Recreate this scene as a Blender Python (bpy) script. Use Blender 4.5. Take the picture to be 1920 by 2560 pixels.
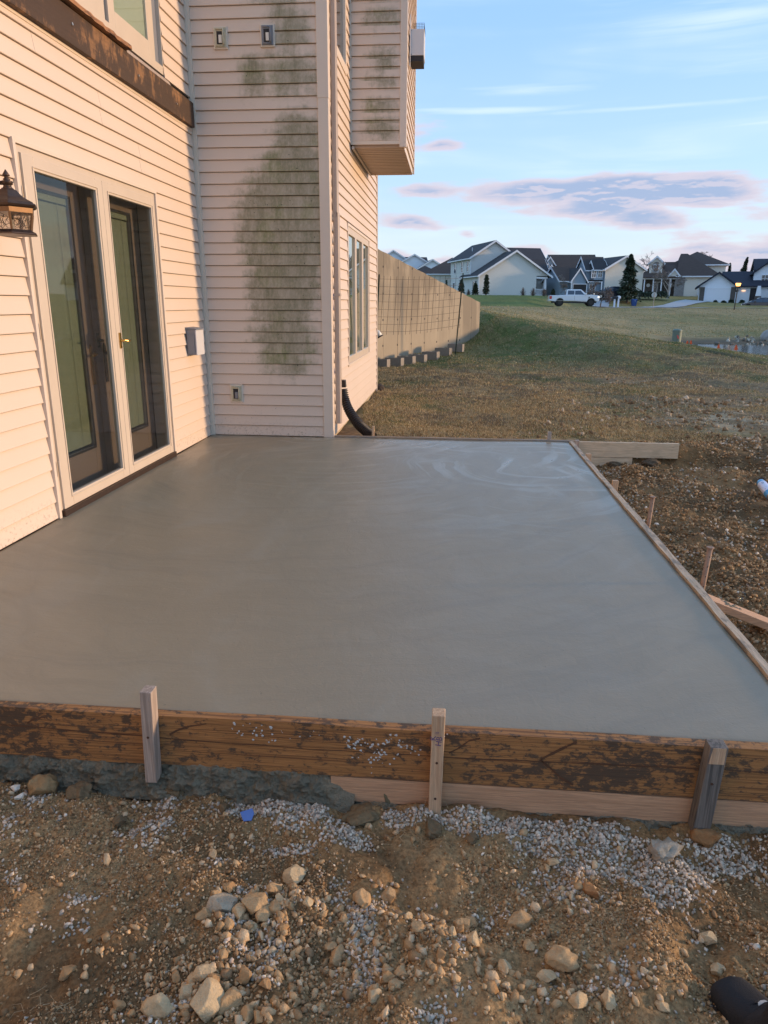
import bpy, math, random
import numpy as np
from mathutils import Vector, Matrix
random.seed(7); RNG = np.random.default_rng(7)
sc = bpy.context.scene
for o in list(bpy.data.objects): bpy.data.objects.remove(o)
COL = sc.collection

# ---------------------------------------------------------------- camera
CAM = np.array([2.409, -7.05, 1.289]); FPX = 1794.0
PIT, YAW, ROL = math.radians(16.244), math.radians(-5.168), math.radians(0.268)
F_ = np.array([math.sin(YAW)*math.cos(PIT), math.cos(YAW)*math.cos(PIT), -math.sin(PIT)])
R0 = np.array([math.cos(YAW), -math.sin(YAW), 0.0]); U0 = np.cross(R0, F_)
R_ = R0*math.cos(ROL)+U0*math.sin(ROL); U_ = -R0*math.sin(ROL)+U0*math.cos(ROL)
FH = np.array([math.sin(YAW), math.cos(YAW), 0.0])
cd = bpy.data.cameras.new('camera'); cam = bpy.data.objects.new('camera', cd); COL.objects.link(cam)
M = Matrix(((R_[0], U_[0], -F_[0], CAM[0]), (R_[1], U_[1], -F_[1], CAM[1]), (R_[2], U_[2], -F_[2], CAM[2]), (0, 0, 0, 1)))
cam.matrix_world = M
cd.sensor_fit = 'VERTICAL'; cd.sensor_height = 36.0; cd.lens = FPX/2560*36.0
cd.clip_start = 0.05; cd.clip_end = 4000
sc.camera = cam
def at(u, v, D):
    """world point seen in direction (u, v) of the 1920x2560 survey photo at horizontal distance D"""
    d = F_+R_*(u-960)/FPX-U_*(v-1280)/FPX
    return CAM+d*(D/(d@FH))
def gp(u, v, z=-0.3):
    d = F_+R_*(u-960)/FPX-U_*(v-1280)/FPX
    return CAM+d*((z-CAM[2])/d[2])

# ---------------------------------------------------------------- node helpers
class NT:
    def __init__(s, tree): s.t = tree; s.n = tree.nodes; s.l = tree.links; s.n.clear()
    def node(s, ty, **k):
        n = s.n.new(ty)
        for a, b in k.items(): setattr(n, a, b)
        return n
    def put(s, sock, v):
        if isinstance(v, bpy.types.NodeSocket): s.l.new(v, sock)
        elif v is not None:
            if hasattr(sock, 'default_value'):
                try: sock.default_value = v
                except Exception:
                    sock.default_value = (v[0], v[1], v[2], 1) if hasattr(v, '__len__') else (v, v, v)
    def m(s, op, a, b=None, c=None, clamp=False):
        n = s.node('ShaderNodeMath', operation=op, use_clamp=clamp)
        s.put(n.inputs[0], a); s.put(n.inputs[1], b); s.put(n.inputs[2], c)
        return n.outputs[0]
    def vm(s, op, a, b=None, scale=None):
        n = s.node('ShaderNodeVectorMath', operation=op); s.put(n.inputs[0], a); s.put(n.inputs[1], b)
        if scale is not None: s.put(n.inputs['Scale'], scale)
        return n.outputs['Value'] if op in ('LENGTH', 'DOT_PRODUCT') else n.outputs[0]
    def mix(s, f, a, b, blend='MIX'):
        n = s.node('ShaderNodeMix', data_type='RGBA', blend_type=blend)
        s.put(n.inputs[0], f); s.put(n.inputs[6], c4(a)); s.put(n.inputs[7], c4(b)); return n.outputs[2]
    def noise(s, vec, scale=5, detail=4, rough=.55, dist=0, col=False, dim='3D'):
        n = s.node('ShaderNodeTexNoise', noise_dimensions=dim); s.put(n.inputs['Vector'], vec)
        s.put(n.inputs['Scale'], scale); n.inputs['Detail'].default_value = detail
        n.inputs['Roughness'].default_value = rough; n.inputs['Distortion'].default_value = dist
        return n.outputs['Color' if col else 'Fac']
    def ramp(s, f, stops, interp='LINEAR'):
        n = s.node('ShaderNodeValToRGB'); s.put(n.inputs[0], f); cr = n.color_ramp; cr.interpolation = interp
        while len(cr.elements) < len(stops): cr.elements.new(0.5)
        for e, (p, c) in zip(cr.elements, stops):
            e.position = p; e.color = c4(c) if hasattr(c, '__len__') else (c, c, c, 1)
        return n.outputs[0]
    def sstep(s, x, a, b):
        n = s.node('ShaderNodeMapRange', interpolation_type='SMOOTHSTEP'); s.put(n.inputs[0], x)
        s.put(n.inputs[1], a); s.put(n.inputs[2], b); n.inputs[3].default_value = 0; n.inputs[4].default_value = 1
        return n.outputs[0]
    def mapv(s, vec, scale=(1, 1, 1), rot=(0, 0, 0), loc=(0, 0, 0)):
        n = s.node('ShaderNodeMapping'); s.put(n.inputs[0], vec)
        n.inputs['Scale'].default_value = scale; n.inputs['Rotation'].default_value = rot; n.inputs['Location'].default_value = loc
        return n.outputs[0]
    def xyz(s, vec):
        n = s.node('ShaderNodeSeparateXYZ'); s.put(n.inputs[0], vec); return n.outputs
    def cxyz(s, x=0, y=0, z=0):
        n = s.node('ShaderNodeCombineXYZ'); s.put(n.inputs[0], x); s.put(n.inputs[1], y); s.put(n.inputs[2], z); return n.outputs[0]
    def bump(s, h, strength=.3, dist=.01, normal=None):
        n = s.node('ShaderNodeBump'); s.put(n.inputs['Height'], h); s.put(n.inputs['Strength'], strength)
        n.inputs['Distance'].default_value = dist; s.put(n.inputs['Normal'], normal); return n.outputs[0]
    def ellipses(s, px, pz, lst):
        """largest of several soft ellipses (cx, cz, rx, rz, weight)"""
        out = None
        for cx, cz, rx, rz, w in lst:
            a = s.m('MULTIPLY', s.m('SUBTRACT', px, cx), 1/rx); b = s.m('MULTIPLY', s.m('SUBTRACT', pz, cz), 1/rz)
            d = s.m('SQRT', s.m('ADD', s.m('MULTIPLY', a, a), s.m('MULTIPLY', b, b)))
            e = s.m('MULTIPLY', s.m('SUBTRACT', 1.0, d), w)
            out = e if out is None else s.m('MAXIMUM', out, e)
        return out
def c4(c): return (c[0], c[1], c[2], 1) if (hasattr(c, '__len__') and not isinstance(c, bpy.types.NodeSocket) and len(c) == 3) else c
MATS = {}
def material(name, build):
    m = bpy.data.materials.new(name); m.use_nodes = True; t = NT(m.node_tree)
    out = t.node('ShaderNodeOutputMaterial'); sh = build(t); t.l.new(sh, out.inputs[0]); MATS[name] = m; return m
def bsdf(t, col, rough=.6, metal=0, normal=None, spec=None, coat=None, emit=None, estr=0):
    p = t.node('ShaderNodeBsdfPrincipled'); t.put(p.inputs['Base Color'], c4(col)); t.put(p.inputs['Roughness'], rough)
    t.put(p.inputs['Metallic'], metal); t.put(p.inputs['Normal'], normal)
    if spec is not None: t.put(p.inputs['Specular IOR Level'], spec)
    if coat is not None: t.put(p.inputs['Coat Weight'], coat)
    if emit is not None: t.put(p.inputs['Emission Color'], c4(emit)); p.inputs['Emission Strength'].default_value = estr
    return p.outputs[0]
def pos(t): return t.node('ShaderNodeNewGeometry').outputs['Position']
def obc(t): return t.node('ShaderNodeTexCoord').outputs['Object']

# ---------------------------------------------------------------- sky
SUN_AZ = math.radians(90-7.4)      # from north (+y) clockwise to east (+x): low sun out on the right
SUN_EL = math.radians(6.0)
w = bpy.data.worlds.new('World'); sc.world = w; w.use_nodes = True
t = NT(w.node_tree)
wout = t.node('ShaderNodeOutputWorld'); bg = t.node('ShaderNodeBackground')
sky = t.node('ShaderNodeTexSky', sky_type='NISHITA', sun_disc=False, sun_elevation=SUN_EL, sun_rotation=SUN_AZ,
             air_density=1.0, dust_density=0.6, ozone_density=2.0, altitude=200)
gen = t.node('ShaderNodeTexCoord').outputs['Generated']
dx, dy, dz = t.xyz(gen)
az = t.m('MULTIPLY', t.m('ARCTAN2', dx, dy), 57.2958)
el = t.m('MULTIPLY', t.m('ARCSINE', dz), 57.2958)
vz = t.m('MAXIMUM', dz, 0.02)
flat = t.cxyz(t.m('MULTIPLY', az, .1), t.m('MULTIPLY', el, .22), 0)
# high thin haze veils the whole dome: pale at the horizon, blue above
hzt = t.ramp(t.m('MULTIPLY', t.m('MAXIMUM', el, 0.0), 1/90), [(0, (1.45, 1.55, 1.80)), (.04, (1.42, 1.68, 2.02)), (.10, (1.12, 1.60, 2.22)), (.20, (.80, 1.36, 2.30)), (.32, (.68, 1.24, 2.30)), (.6, (.78, 1.32, 2.15)), (1, (.80, 1.30, 2.05))])
skyc = t.mix(.86, sky.outputs[0], hzt)
# cirrus streaks
n1 = t.noise(t.mapv(flat, (0.30, 1.5, 1), rot=(0, 0, .10)), 1.3, 5, .5, .9)
n2 = t.noise(t.mapv(flat, (1, 1, 1), loc=(3.3, 1.7, 0)), .7, 3, .5)
cir = t.m('MULTIPLY', t.sstep(n1, .38, .74), t.sstep(n2, .30, .60))
n1c = t.noise(t.mapv(flat, (.5, 3.0, 1), rot=(0, 0, -.05), loc=(1, 5, 0)), 2.4, 6, .55, .5)
cir = t.m('MULTIPLY', t.m('ADD', cir, t.m('MULTIPLY', t.m('MULTIPLY', t.sstep(n1c, .54, .80), t.sstep(n2, .40, .6)), .5)), .6, clamp=True)
con = t.ellipses(az, el, [(1.8, 12.9, 7.5, .30, 1.0), (13.5, 12.6, 10, .22, .7), (17.5, 17.2, 9, .6, .8), (22, 11.2, 7, .25, .7), (4.5, 14, 5, .5, .6)])
cir = t.m('MAXIMUM', cir, t.m('MULTIPLY', t.sstep(t.m('ADD', con, t.m('MULTIPLY', t.m('SUBTRACT', n1c, .5), 1.2)), .0, .9), .75))
# cumulus bank (azimuth deg, elevation deg, radii)
cn = t.noise(t.mapv(flat, (1.0, 1.9, 1)), 2.1, 7, .52, .1)
cn2 = t.noise(t.mapv(flat, (1.0, 1.4, 1), loc=(9, 2, 0)), 1.1, 6, .6)
bank = t.ellipses(az, el, [(9.5, 7.7, 10.5, 1.25, 1.6), (15.5, 7.4, 7.5, 1.25, 1.55), (10.5, 6.9, 6.5, 1.5, 1.2), (13.5, 6.0, 3.9, 1.1, 1.0),
                           (-3.0, 11.9, 2.0, 1.3, .45), (-1.2, 10.9, 1.6, .7, .6), (-3.3, 5.7, 3.4, .8, .8), (1.0, 4.9, 1.0, .35, .6), (-4.5, 3.3, 2.0, .75, .7),
                           (-.8, 3.1, 1.3, .45, .6), (4.8, 3.6, 2.2, .9, .6), (-1.5, 7.9, 5.0, .6, .5), (20.5, 3.0, 10, 2.0, .75),
                           (23, 5.7, 5.0, .7, .7), (12.0, 2.4, 7, .5, .6), (27, 4.0, 9, 1.2, .7)])
els = t.m('MULTIPLY', t.sstep(t.m('ABSOLUTE', t.m('SUBTRACT', az, 10)), 24, 34), t.m('MULTIPLY', t.sstep(el, 1, 3), t.sstep(t.m('MULTIPLY', el, -1), -13, -6)))
bank = t.m('MAXIMUM', bank, t.m('SUBTRACT', t.m('MULTIPLY', els, t.m('ADD', t.m('MULTIPLY', cn2, 2.0), .05)), 1.0))
dens0 = t.m('ADD', bank, t.m('MULTIPLY', t.m('SUBTRACT', cn, .5), 1.7))
dens = t.sstep(dens0, .02, .42)
core = t.sstep(dens0, .25, .85)
# lit upper rims are pink, bodies blue mauve
rimn = t.noise(t.mapv(flat, (1.0, 1.9, 1), loc=(0, -.07, 0)), 2.1, 7, .52, .1)
lit = t.sstep(t.m('SUBTRACT', cn, rimn), -.005, .06)
CLB = (.78, .98, 1.46); CLP = (1.62, 1.42, 1.60); CLW = (1.85, 2.15, 2.5)
ccol = t.mix(t.m('MULTIPLY', core, t.m('SUBTRACT', 1.0, t.m('MULTIPLY', lit, .65))), CLP, CLB)
hz = t.sstep(t.m('MULTIPLY', el, -1), -11, 1)
c0 = skyc
c1 = t.mix(t.m('MULTIPLY', cir, .75), c0, CLW)
c2 = t.mix(t.m('MULTIPLY', dens, .86), c1, ccol)
t.l.new(c2, bg.inputs[0]); bg.inputs[1].default_value = 0.1
t.l.new(bg.outputs[0], wout.inputs[0])

sl = bpy.data.lights.new('sun', 'SUN'); sl.energy = 0.80; sl.angle = math.radians(4); sl.color = (1.0, .66, .37)
sun = bpy.data.objects.new('sun', sl); COL.objects.link(sun)
sd = Vector((math.sin(SUN_AZ)*math.cos(SUN_EL), math.cos(SUN_AZ)*math.cos(SUN_EL), math.sin(SUN_EL)))
sun.rotation_euler = sd.to_track_quat('Z', 'Y').to_euler()
sc.view_settings.view_transform = 'Standard'; sc.view_settings.look = 'None'; sc.view_settings.gamma = 1
sc.view_settings.use_curve_mapping = False; sc.view_settings.exposure = 2.3
sc.render.engine = 'CYCLES'

# ---------------------------------------------------------------- mesh helpers
WO = {}
def tag(o, label=None, cat=None, group=None, kind=None):
    if label: o['label'] = label
    if cat: o['category'] = cat
    if group: o['group'] = group
    if kind: o['kind'] = kind
    return o
def thing(name, label, cat, loc=(0, 0, 0), rotz=0, group=None, local=False):
    o = bpy.data.objects.new(name, None); COL.objects.link(o); o.location = loc; o.rotation_euler = (0, 0, rotz)
    o.empty_display_size = .1
    WO[o.name] = (0, 0, 0) if local else tuple(loc)
    return tag(o, label, cat, group)
class MB:
    def __init__(s): s.v = []; s.f = []; s.mi = []; s.cur = 0
    def add(s, vs, fs):
        b = len(s.v); s.v += [tuple(map(float, p)) for p in vs]; s.f += [tuple(i+b for i in f) for f in fs]; s.mi += [s.cur]*len(fs); return s
    def box(s, x0, x1, y0, y1, z0, z1):
        return s.add([(x0, y0, z0), (x1, y0, z0), (x1, y1, z0), (x0, y1, z0), (x0, y0, z1), (x1, y0, z1), (x1, y1, z1), (x0, y1, z1)],
                     [(0, 3, 2, 1), (4, 5, 6, 7), (0, 1, 5, 4), (1, 2, 6, 5), (2, 3, 7, 6), (3, 0, 4, 7)])
    def hexa(s, p): return s.add(p, [(0, 3, 2, 1), (4, 5, 6, 7), (0, 1, 5, 4), (1, 2, 6, 5), (2, 3, 7, 6), (3, 0, 4, 7)])
    def prism(s, poly, axis, a, b):
        """extrude a 2-D polygon along axis from a to b; poly in the two other axes in order"""
        n = len(poly)
        def P(q, k):
            return {'x': (k, q[0], q[1]), 'y': (q[0], k, q[1]), 'z': (q[0], q[1], k)}[axis]
        s.add([P(q, a) for q in poly]+[P(q, b) for q in poly],
              [tuple(range(n))[::-1], tuple(range(n, 2*n))]+[(i, (i+1) % n, n+(i+1) % n, n+i) for i in range(n)])
        return s
    def tube(s, pts, rad, n=8, cap=True):
        pts = [Vector(p) for p in pts]; rad = rad if hasattr(rad, '__len__') else [rad]*len(pts); vs = []; fs = []
        up = None
        for i, p in enumerate(pts):
            d = (pts[min(i+1, len(pts)-1)]-pts[max(i-1, 0)]).normalized()
            if up is None: up = d.orthogonal().normalized()
            up = (up-d*up.dot(d)).normalized(); w_ = d.cross(up)
            for k in range(n):
                a = 2*math.pi*k/n; vs.append(p+(up*math.cos(a)+w_*math.sin(a))*rad[i])
        for i in range(len(pts)-1):
            for k in range(n): fs.append((i*n+k, i*n+(k+1) % n, (i+1)*n+(k+1) % n, (i+1)*n+k))
        if cap: fs += [tuple(range(n))[::-1], tuple(range((len(pts)-1)*n, len(pts)*n))]
        return s.add(vs, fs)
    def cyl(s, p, r, h, n=16, r2=None):
        return s.tube([p, (p[0], p[1], p[2]+h)], [r, r if r2 is None else r2], n)
    def disc_y(s, cx, y0, y1, cz, r, n=16):
        return s.tube([(cx, y0, cz), (cx, y1, cz)], r, n)
    def xf(s, fn): s.v = [tuple(fn(p)) for p in s.v]; return s
    def build(s, name, mat, parent=None, label=None, cat=None, group=None, kind=None, smooth=False, base=None, bevel=0):
        me = bpy.data.meshes.new(name); v = np.array(s.v, dtype=float)
        if parent is None:
            org = np.array([(v[:, 0].min()+v[:, 0].max())/2, (v[:, 1].min()+v[:, 1].max())/2, v[:, 2].min()]) if base is None else np.array(base)
        else: org = np.array(WO[parent.name])
        me.from_pydata([tuple(p) for p in (v-org)], [], s.f); me.update()
        for m_ in (mat if isinstance(mat, (list, tuple)) else [mat]): me.materials.append(m_)
        if any(s.mi): me.polygons.foreach_set('material_index', s.mi)
        if smooth: me.polygons.foreach_set('use_smooth', [True]*len(me.polygons))
        o = bpy.data.objects.new(name, me); COL.objects.link(o)
        if parent is None: o.location = org
        else: o.parent = parent
        WO[o.name] = tuple(org)
        if bevel:
            b = o.modifiers.new('b', 'BEVEL'); b.width = bevel; b.segments = 2; b.limit_method = 'ANGLE'
        return tag(o, label, cat, group, kind)
def copy_tree(o, parent=None):
    c = o.copy(); COL.objects.link(c); c.parent = parent; WO[c.name] = WO[o.name]
    for ch in list(o.children): copy_tree(ch, c)
    return c
def mesh_np(name, V, Fc, mat, col=None, parent=None, smooth=False, base=None, **tg):
    """fast mesh from numpy arrays (faces all triangles or all quads) with an optional per-vertex colour"""
    V = np.asarray(V, dtype=np.float64); Fc = np.asarray(Fc); k = Fc.shape[1]
    org = np.array([0, 0, 0.0]) if base is None else np.array(base)
    me = bpy.data.meshes.new(name); me.vertices.add(len(V)); me.vertices.foreach_set('co', (V-org).ravel())
    me.loops.add(Fc.size); me.loops.foreach_set('vertex_index', Fc.ravel().astype(np.int32))
    me.polygons.add(len(Fc)); me.polygons.foreach_set('loop_start', np.arange(0, Fc.size, k, dtype=np.int32))
    me.polygons.foreach_set('loop_total', np.full(len(Fc), k, dtype=np.int32))
    if smooth: me.polygons.foreach_set('use_smooth', np.ones(len(Fc), dtype=bool))
    me.update(calc_edges=True)
    if col is not None:
        a = me.color_attributes.new('col', 'FLOAT_COLOR', 'POINT')
        c = np.ones((len(V), 4)); c[:, :3] = col; a.data.foreach_set('color', c.ravel())
    me.materials.append(mat)
    o = bpy.data.objects.new(name, me); COL.objects.link(o); o.location = org
    if parent is not None: o.parent = parent
    WO[o.name] = tuple(org)
    return tag(o, **tg)
# value noise / fbm in numpy
_T = np.random.default_rng(3).random((256, 256))
def vnoise(x, y):
    xi = np.floor(x).astype(int); yi = np.floor(y).astype(int); fx = x-xi; fy = y-yi
    fx = fx*fx*(3-2*fx); fy = fy*fy*(3-2*fy); a = xi & 255; b = yi & 255; a1 = (xi+1) & 255; b1 = (yi+1) & 255
    return (_T[a, b]*(1-fx)+_T[a1, b]*fx)*(1-fy)+(_T[a, b1]*(1-fx)+_T[a1, b1]*fx)*fy
def fbm(x, y, o=4, g=.5, s=0):
    r = 0; am = 1; tot = 0
    for i in range(o):
        r = r+am*vnoise(x*2**i+17.3*i+s, y*2**i+9.1*i+s*.7); tot += am; am *= g
    return r/tot
def sst(x, a, b):
    q = np.clip((x-a)/(b-a), 0, 1); return q*q*(3-2*q)
# ---------------------------------------------------------------- materials
def plain(name, col, rough=.6, metal=0, var=.08, sc_=6, bump=0, **k):
    def b(t):
        n = t.noise(obc(t), sc_, 4)
        c = t.mix(t.m('MULTIPLY', n, 1.0), tuple(x*(1-var) for x in col), tuple(min(1, x*(1+var)) for x in col))
        nm = t.bump(t.noise(obc(t), sc_*12, 3), bump, .004) if bump else None
        return bsdf(t, c, rough, metal, nm, **k)
    return material(name, b)
SID = (.685, .558, .455)
def siding_mat(name, blobs=None, fleck=False):
    def b(t):
        p = pos(t); x, y, z = t.xyz(p)
        n = t.noise(p, 1.3, 4); n2 = t.noise(t.mapv(p, (2, 2, 30)), 3, 3)
        c = t.mix(n, tuple(a*.94 for a in SID), tuple(a*1.04 for a in SID))
        fine = t.noise(p, 160, 2)
        c = t.mix(t.m('MULTIPLY', fine, .10), c, (.36, .29, .24))
        # splashed dirt on the lowest courses
        low = t.m('MULTIPLY', t.sstep(t.m('MULTIPLY', z, -1), -.22, .02), t.sstep(t.noise(p, 45, 5, .7), .52, .66))
        c = t.mix(t.m('MULTIPLY', low, .55), c, (.22, .15, .09))
        if fleck:
            f2 = t.m('MULTIPLY', t.sstep(t.m('MULTIPLY', z, -1), -.9, -.1), t.sstep(t.noise(p, 70, 3, .6), .66, .72))
            c = t.mix(t.m('MULTIPLY', f2, .7), c, (.12, .09, .06))
        if blobs:
            e = t.ellipses(x, z, blobs)
            fr = t.m('FRACT', t.m('MULTIPLY', z, 1/.1016))
            big = t.noise(t.cxyz(x, 0, t.m('MULTIPLY', t.m('FLOOR', t.m('MULTIPLY', z, 1/.1016)), .37)), 4.5, 4, .6)
            med = t.noise(p, 22, 5, .62)
            d = t.m('ADD', e, t.m('ADD', t.m('MULTIPLY', t.m('SUBTRACT', big, .5), .9), t.m('MULTIPLY', t.m('SUBTRACT', med, .5), .55)))
            d = t.m('ADD', d, t.m('MULTIPLY', t.m('SUBTRACT', fr, .55), -.22))
            mk = t.sstep(d, -.16, .34)
            patch = t.noise(t.cxyz(t.m('MULTIPLY', x, 1.0), 0, t.m('MULTIPLY', t.m('FLOOR', t.m('MULTIPLY', z, 1/.1016)), .21)), 9, 4, .6)
            mk = t.m('MULTIPLY', mk, t.m('ADD', .72, t.m('MULTIPLY', t.sstep(patch, .35, .62), .28)))
            grit = t.noise(t.mapv(p, (1, 1, .5)), 55, 4, .65)
            mk2 = t.m('MULTIPLY', mk, t.m('ADD', .78, t.m('MULTIPLY', t.sstep(grit, .34, .62), .22)))
            gcol = t.mix(t.sstep(t.noise(p, 3.5, 4), .50, .66), (.165, .160, .080), (.135, .158, .042))
            c = t.mix(t.m('MULTIPLY', mk2, .86), c, gcol)
            edge = t.m('MULTIPLY', mk, t.sstep(fr, .80, 1.0)); c = t.mix(t.m('MULTIPLY', edge, .35), c, (.08, .085, .04))
            sp = t.m('MULTIPLY', mk, t.sstep(t.noise(p, 42, 2, .5), .72, .75))
            c = t.mix(sp, c, (.04, .04, .03))
        nm = t.bump(n2, .10, .004)
        return bsdf(t, c, .5, 0, nm, spec=.35)
    return material(name, b)
siding_mat('vinyl_siding')
siding_mat('vinyl_siding_mildewed', [(.86, 1.98, .50, .62, 1.25), (.72, 1.97, .38, .20, 1.1), (.80, 1.45, .36, .45, 1.1), (.80, .95, .33, .35, .70), (.84, .72, .24, .14, .5),
                             (.95, 2.42, .36, .28, 1.0), (1.0, 2.75, .26, .18, .55), (.90, 3.22, .30, .18, .45), (.60, 3.22, .15, .18, .55), (.93, 3.6, .16, .3, .4), (.9, 3.95, .3, .2, .5)], True)
siding_mat('vinyl_siding_bay', [(1.60, 3.10, .22, .12, .45), (1.60, 3.32, .18, .09, .40), (1.60, 3.55, .16, .06, .35), (1.60, 3.75, .14, .14, .35), (1.6, 4.15, .2, .1, .3)])
plain('vinyl_trim', (.67, .56, .46), .45, var=.05, sc_=3)
plain('vinyl_trim_pale', (.65, .57, .47), .45, var=.06, sc_=5)
plain('downspout_paint', (.42, .33, .27), .4, var=.08, sc_=4)
plain('door_frame_paint', (.57, .475, .38), .42, var=.07, sc_=6)
plain('door_wood', (.30, .235, .20), .5, var=.15, sc_=4)
plain('dark_recess', (.05, .043, .038), .6)
plain('blind', (.62, .62, .48), .7, var=.05)
plain('blind_tape', (.75, .75, .6), .7, var=.05)
plain('black_metal', (.018, .017, .017), .4, bump=.1)
plain('brass', (.55, .36, .12), .25, 1.0)
plain('bronze', (.085, .055, .042), .42, .7, var=.35, sc_=30, bump=.15)
plain('bronze_sunlit', (.20, .115, .060), .42, .6, var=.3, sc_=30)  # same bronze with warm sunlight put into its colour
plain('leading', (.02, .018, .016), .5)
plain('grey_plastic', (.20, .21, .235), .5, var=.06, bump=.05)
plain('white_metal', (.56, .56, .58), .5, var=.05)
plain('old_plastic', (.50, .46, .33), .45, var=.35, sc_=40)
plain('white_plastic', (.72, .69, .62), .45)
plain('concrete_wall_footing', (.42, .33, .20), .85, var=.2, bump=.3)
plain('blue_tape', (.03, .06, .45), .6)
plain('steel', (.55, .53, .5), .35, .9)
plain('rust_steel', (.09, .042, .025), .8, .2, var=.5, sc_=30, bump=.4)
plain('black_plastic', (.018, .015, .015), .38, var=.3, sc_=20)
plain('black_leather', (.012, .012, .014), .85, var=.4, sc_=25, bump=.5)
plain('black_cloth', (.016, .016, .019), .9, var=.3, sc_=18, bump=.8)
plain('blue_plastic', (.08, .16, .42), .4)
plain('bin_blue', (.015, .06, .22), .45)
plain('white_paint', (.72, .74, .78), .5, var=.03)
plain('car_white', (.68, .72, .78), .25, coat=.6, var=.02)
plain('car_black', (.02, .025, .04), .2, coat=.8, var=.05)
plain('rubber', (.015, .015, .015), .8)
plain('car_glass', (.04, .06, .09), .08, spec=.8)
plain('tail_red', (.55, .04, .04), .3)
plain('headlamp', (.8, .82, .85), .15, emit=(1, .95, .85), estr=.25)
plain('lamp_glow', (.9, .5, .2), .5, emit=(1.0, .42, .10), estr=.8)
plain('lamp_glow_pale', (.9, .6, .4), .5, emit=(1.0, .6, .35), estr=.25)
plain('roof_dark', (.040, .040, .046), .9, var=.25, sc_=3)
plain('roof_brown', (.068, .046, .038), .9, var=.3, sc_=3)
plain('roof_navy', (.018, .022, .038), .85, var=.25, sc_=3)
plain('stone_veneer', (.26, .25, .24), .9, var=.6, sc_=9)
plain('stone_dark', (.10, .085, .075), .9, var=.7, sc_=9)
plain('far_glass', (.03, .045, .06), .08, spec=.9)
plain('far_trim', (.74, .76, .80), .6, var=.02)
plain('far_dark', (.03, .028, .03), .8)
plain('flag_orange', (.85, .12, .03), .6)
plain('pedestal_green', (.15, .19, .15), .6, var=.2, sc_=8)
plain('sign_back', (.50, .51, .50), .5, .3)
plain('bark', (.12, .095, .08), .9, var=.3, sc_=8)
plain('bark_pale', (.42, .36, .32), .9, var=.4, sc_=6)
plain('twig', (.15, .115, .10), .9)
plain('needles', (.040, .060, .032), .8, var=.5, sc_=2)
plain('needles_brown', (.05, .035, .022), .8, var=.5, sc_=2)
plain('tpost_green', (.035, .05, .025), .7, var=.4, sc_=10)
plain('wire', (.07, .05, .04), .7, .4)
plain('road_concrete', (.33, .35, .38), .85, var=.1, sc_=.5)
plain('drive_concrete', (.34, .36, .38), .85, var=.05, sc_=.5)
plain('pumice', (.50, .49, .46), .9, var=.2, sc_=60)
def farsiding(name, col):
    def b(t):
        x, y, z = t.xyz(obc(t))
        fr = t.m('FRACT', t.m('MULTIPLY', z, 1/.14)); k = t.sstep(fr, .0, .22)
        c = t.mix(k, tuple(a*.84 for a in col), col)
        return bsdf(t, c, .7, normal=t.bump(fr, .35, .02))
    return material(name, b)
farsiding('far_siding_grey', (0.66, 0.66, 0.63)); farsiding('far_siding_blue', (0.55, 0.6, 0.66)); farsiding('far_siding_tan', (0.66, 0.62, 0.54))
farsiding('far_siding_slate', (0.26, 0.33, 0.4)); farsiding('far_siding_white', (0.8, 0.84, 0.9)); farsiding('far_siding_cream', (0.74, 0.7, 0.62))
def glass(name, tint=(.9, .95, .92), refl=.12, rough=.02):
    def b(t):
        tr = t.node('ShaderNodeBsdfTransparent'); tr.inputs[0].default_value = c4(tint)
        gl = t.node('ShaderNodeBsdfGlossy'); gl.inputs['Roughness'].default_value = rough; gl.inputs[0].default_value = (1, 1, 1, 1)
        lw = t.node('ShaderNodeLayerWeight'); lw.inputs[0].default_value = .5
        f = t.m('ADD', refl, t.m('MULTIPLY', t.m('POWER', lw.outputs['Facing'], 4.0), .30), clamp=True)
        mx = t.node('ShaderNodeMixShader'); t.put(mx.inputs[0], f); t.l.new(tr.outputs[0], mx.inputs[1]); t.l.new(gl.outputs[0], mx.inputs[2])
        return mx.outputs[0]
    return material(name, b)
glass('storm_glass', (.74, .74, .72), .035); glass('window_glass', (.88, .92, .90), .05); plain('soffit_vinyl_shaded', (.43, .33, .26), .55)  # soffit vinyl darkened: the underside's shade is put into its colour
plain('upper_blind', (.50, .50, .40), .8)
glass('lantern_glass', (.8, .75, .7), .12, .12)
glass('mirror_glass', (.55, .58, .56), .42, .01)
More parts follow.
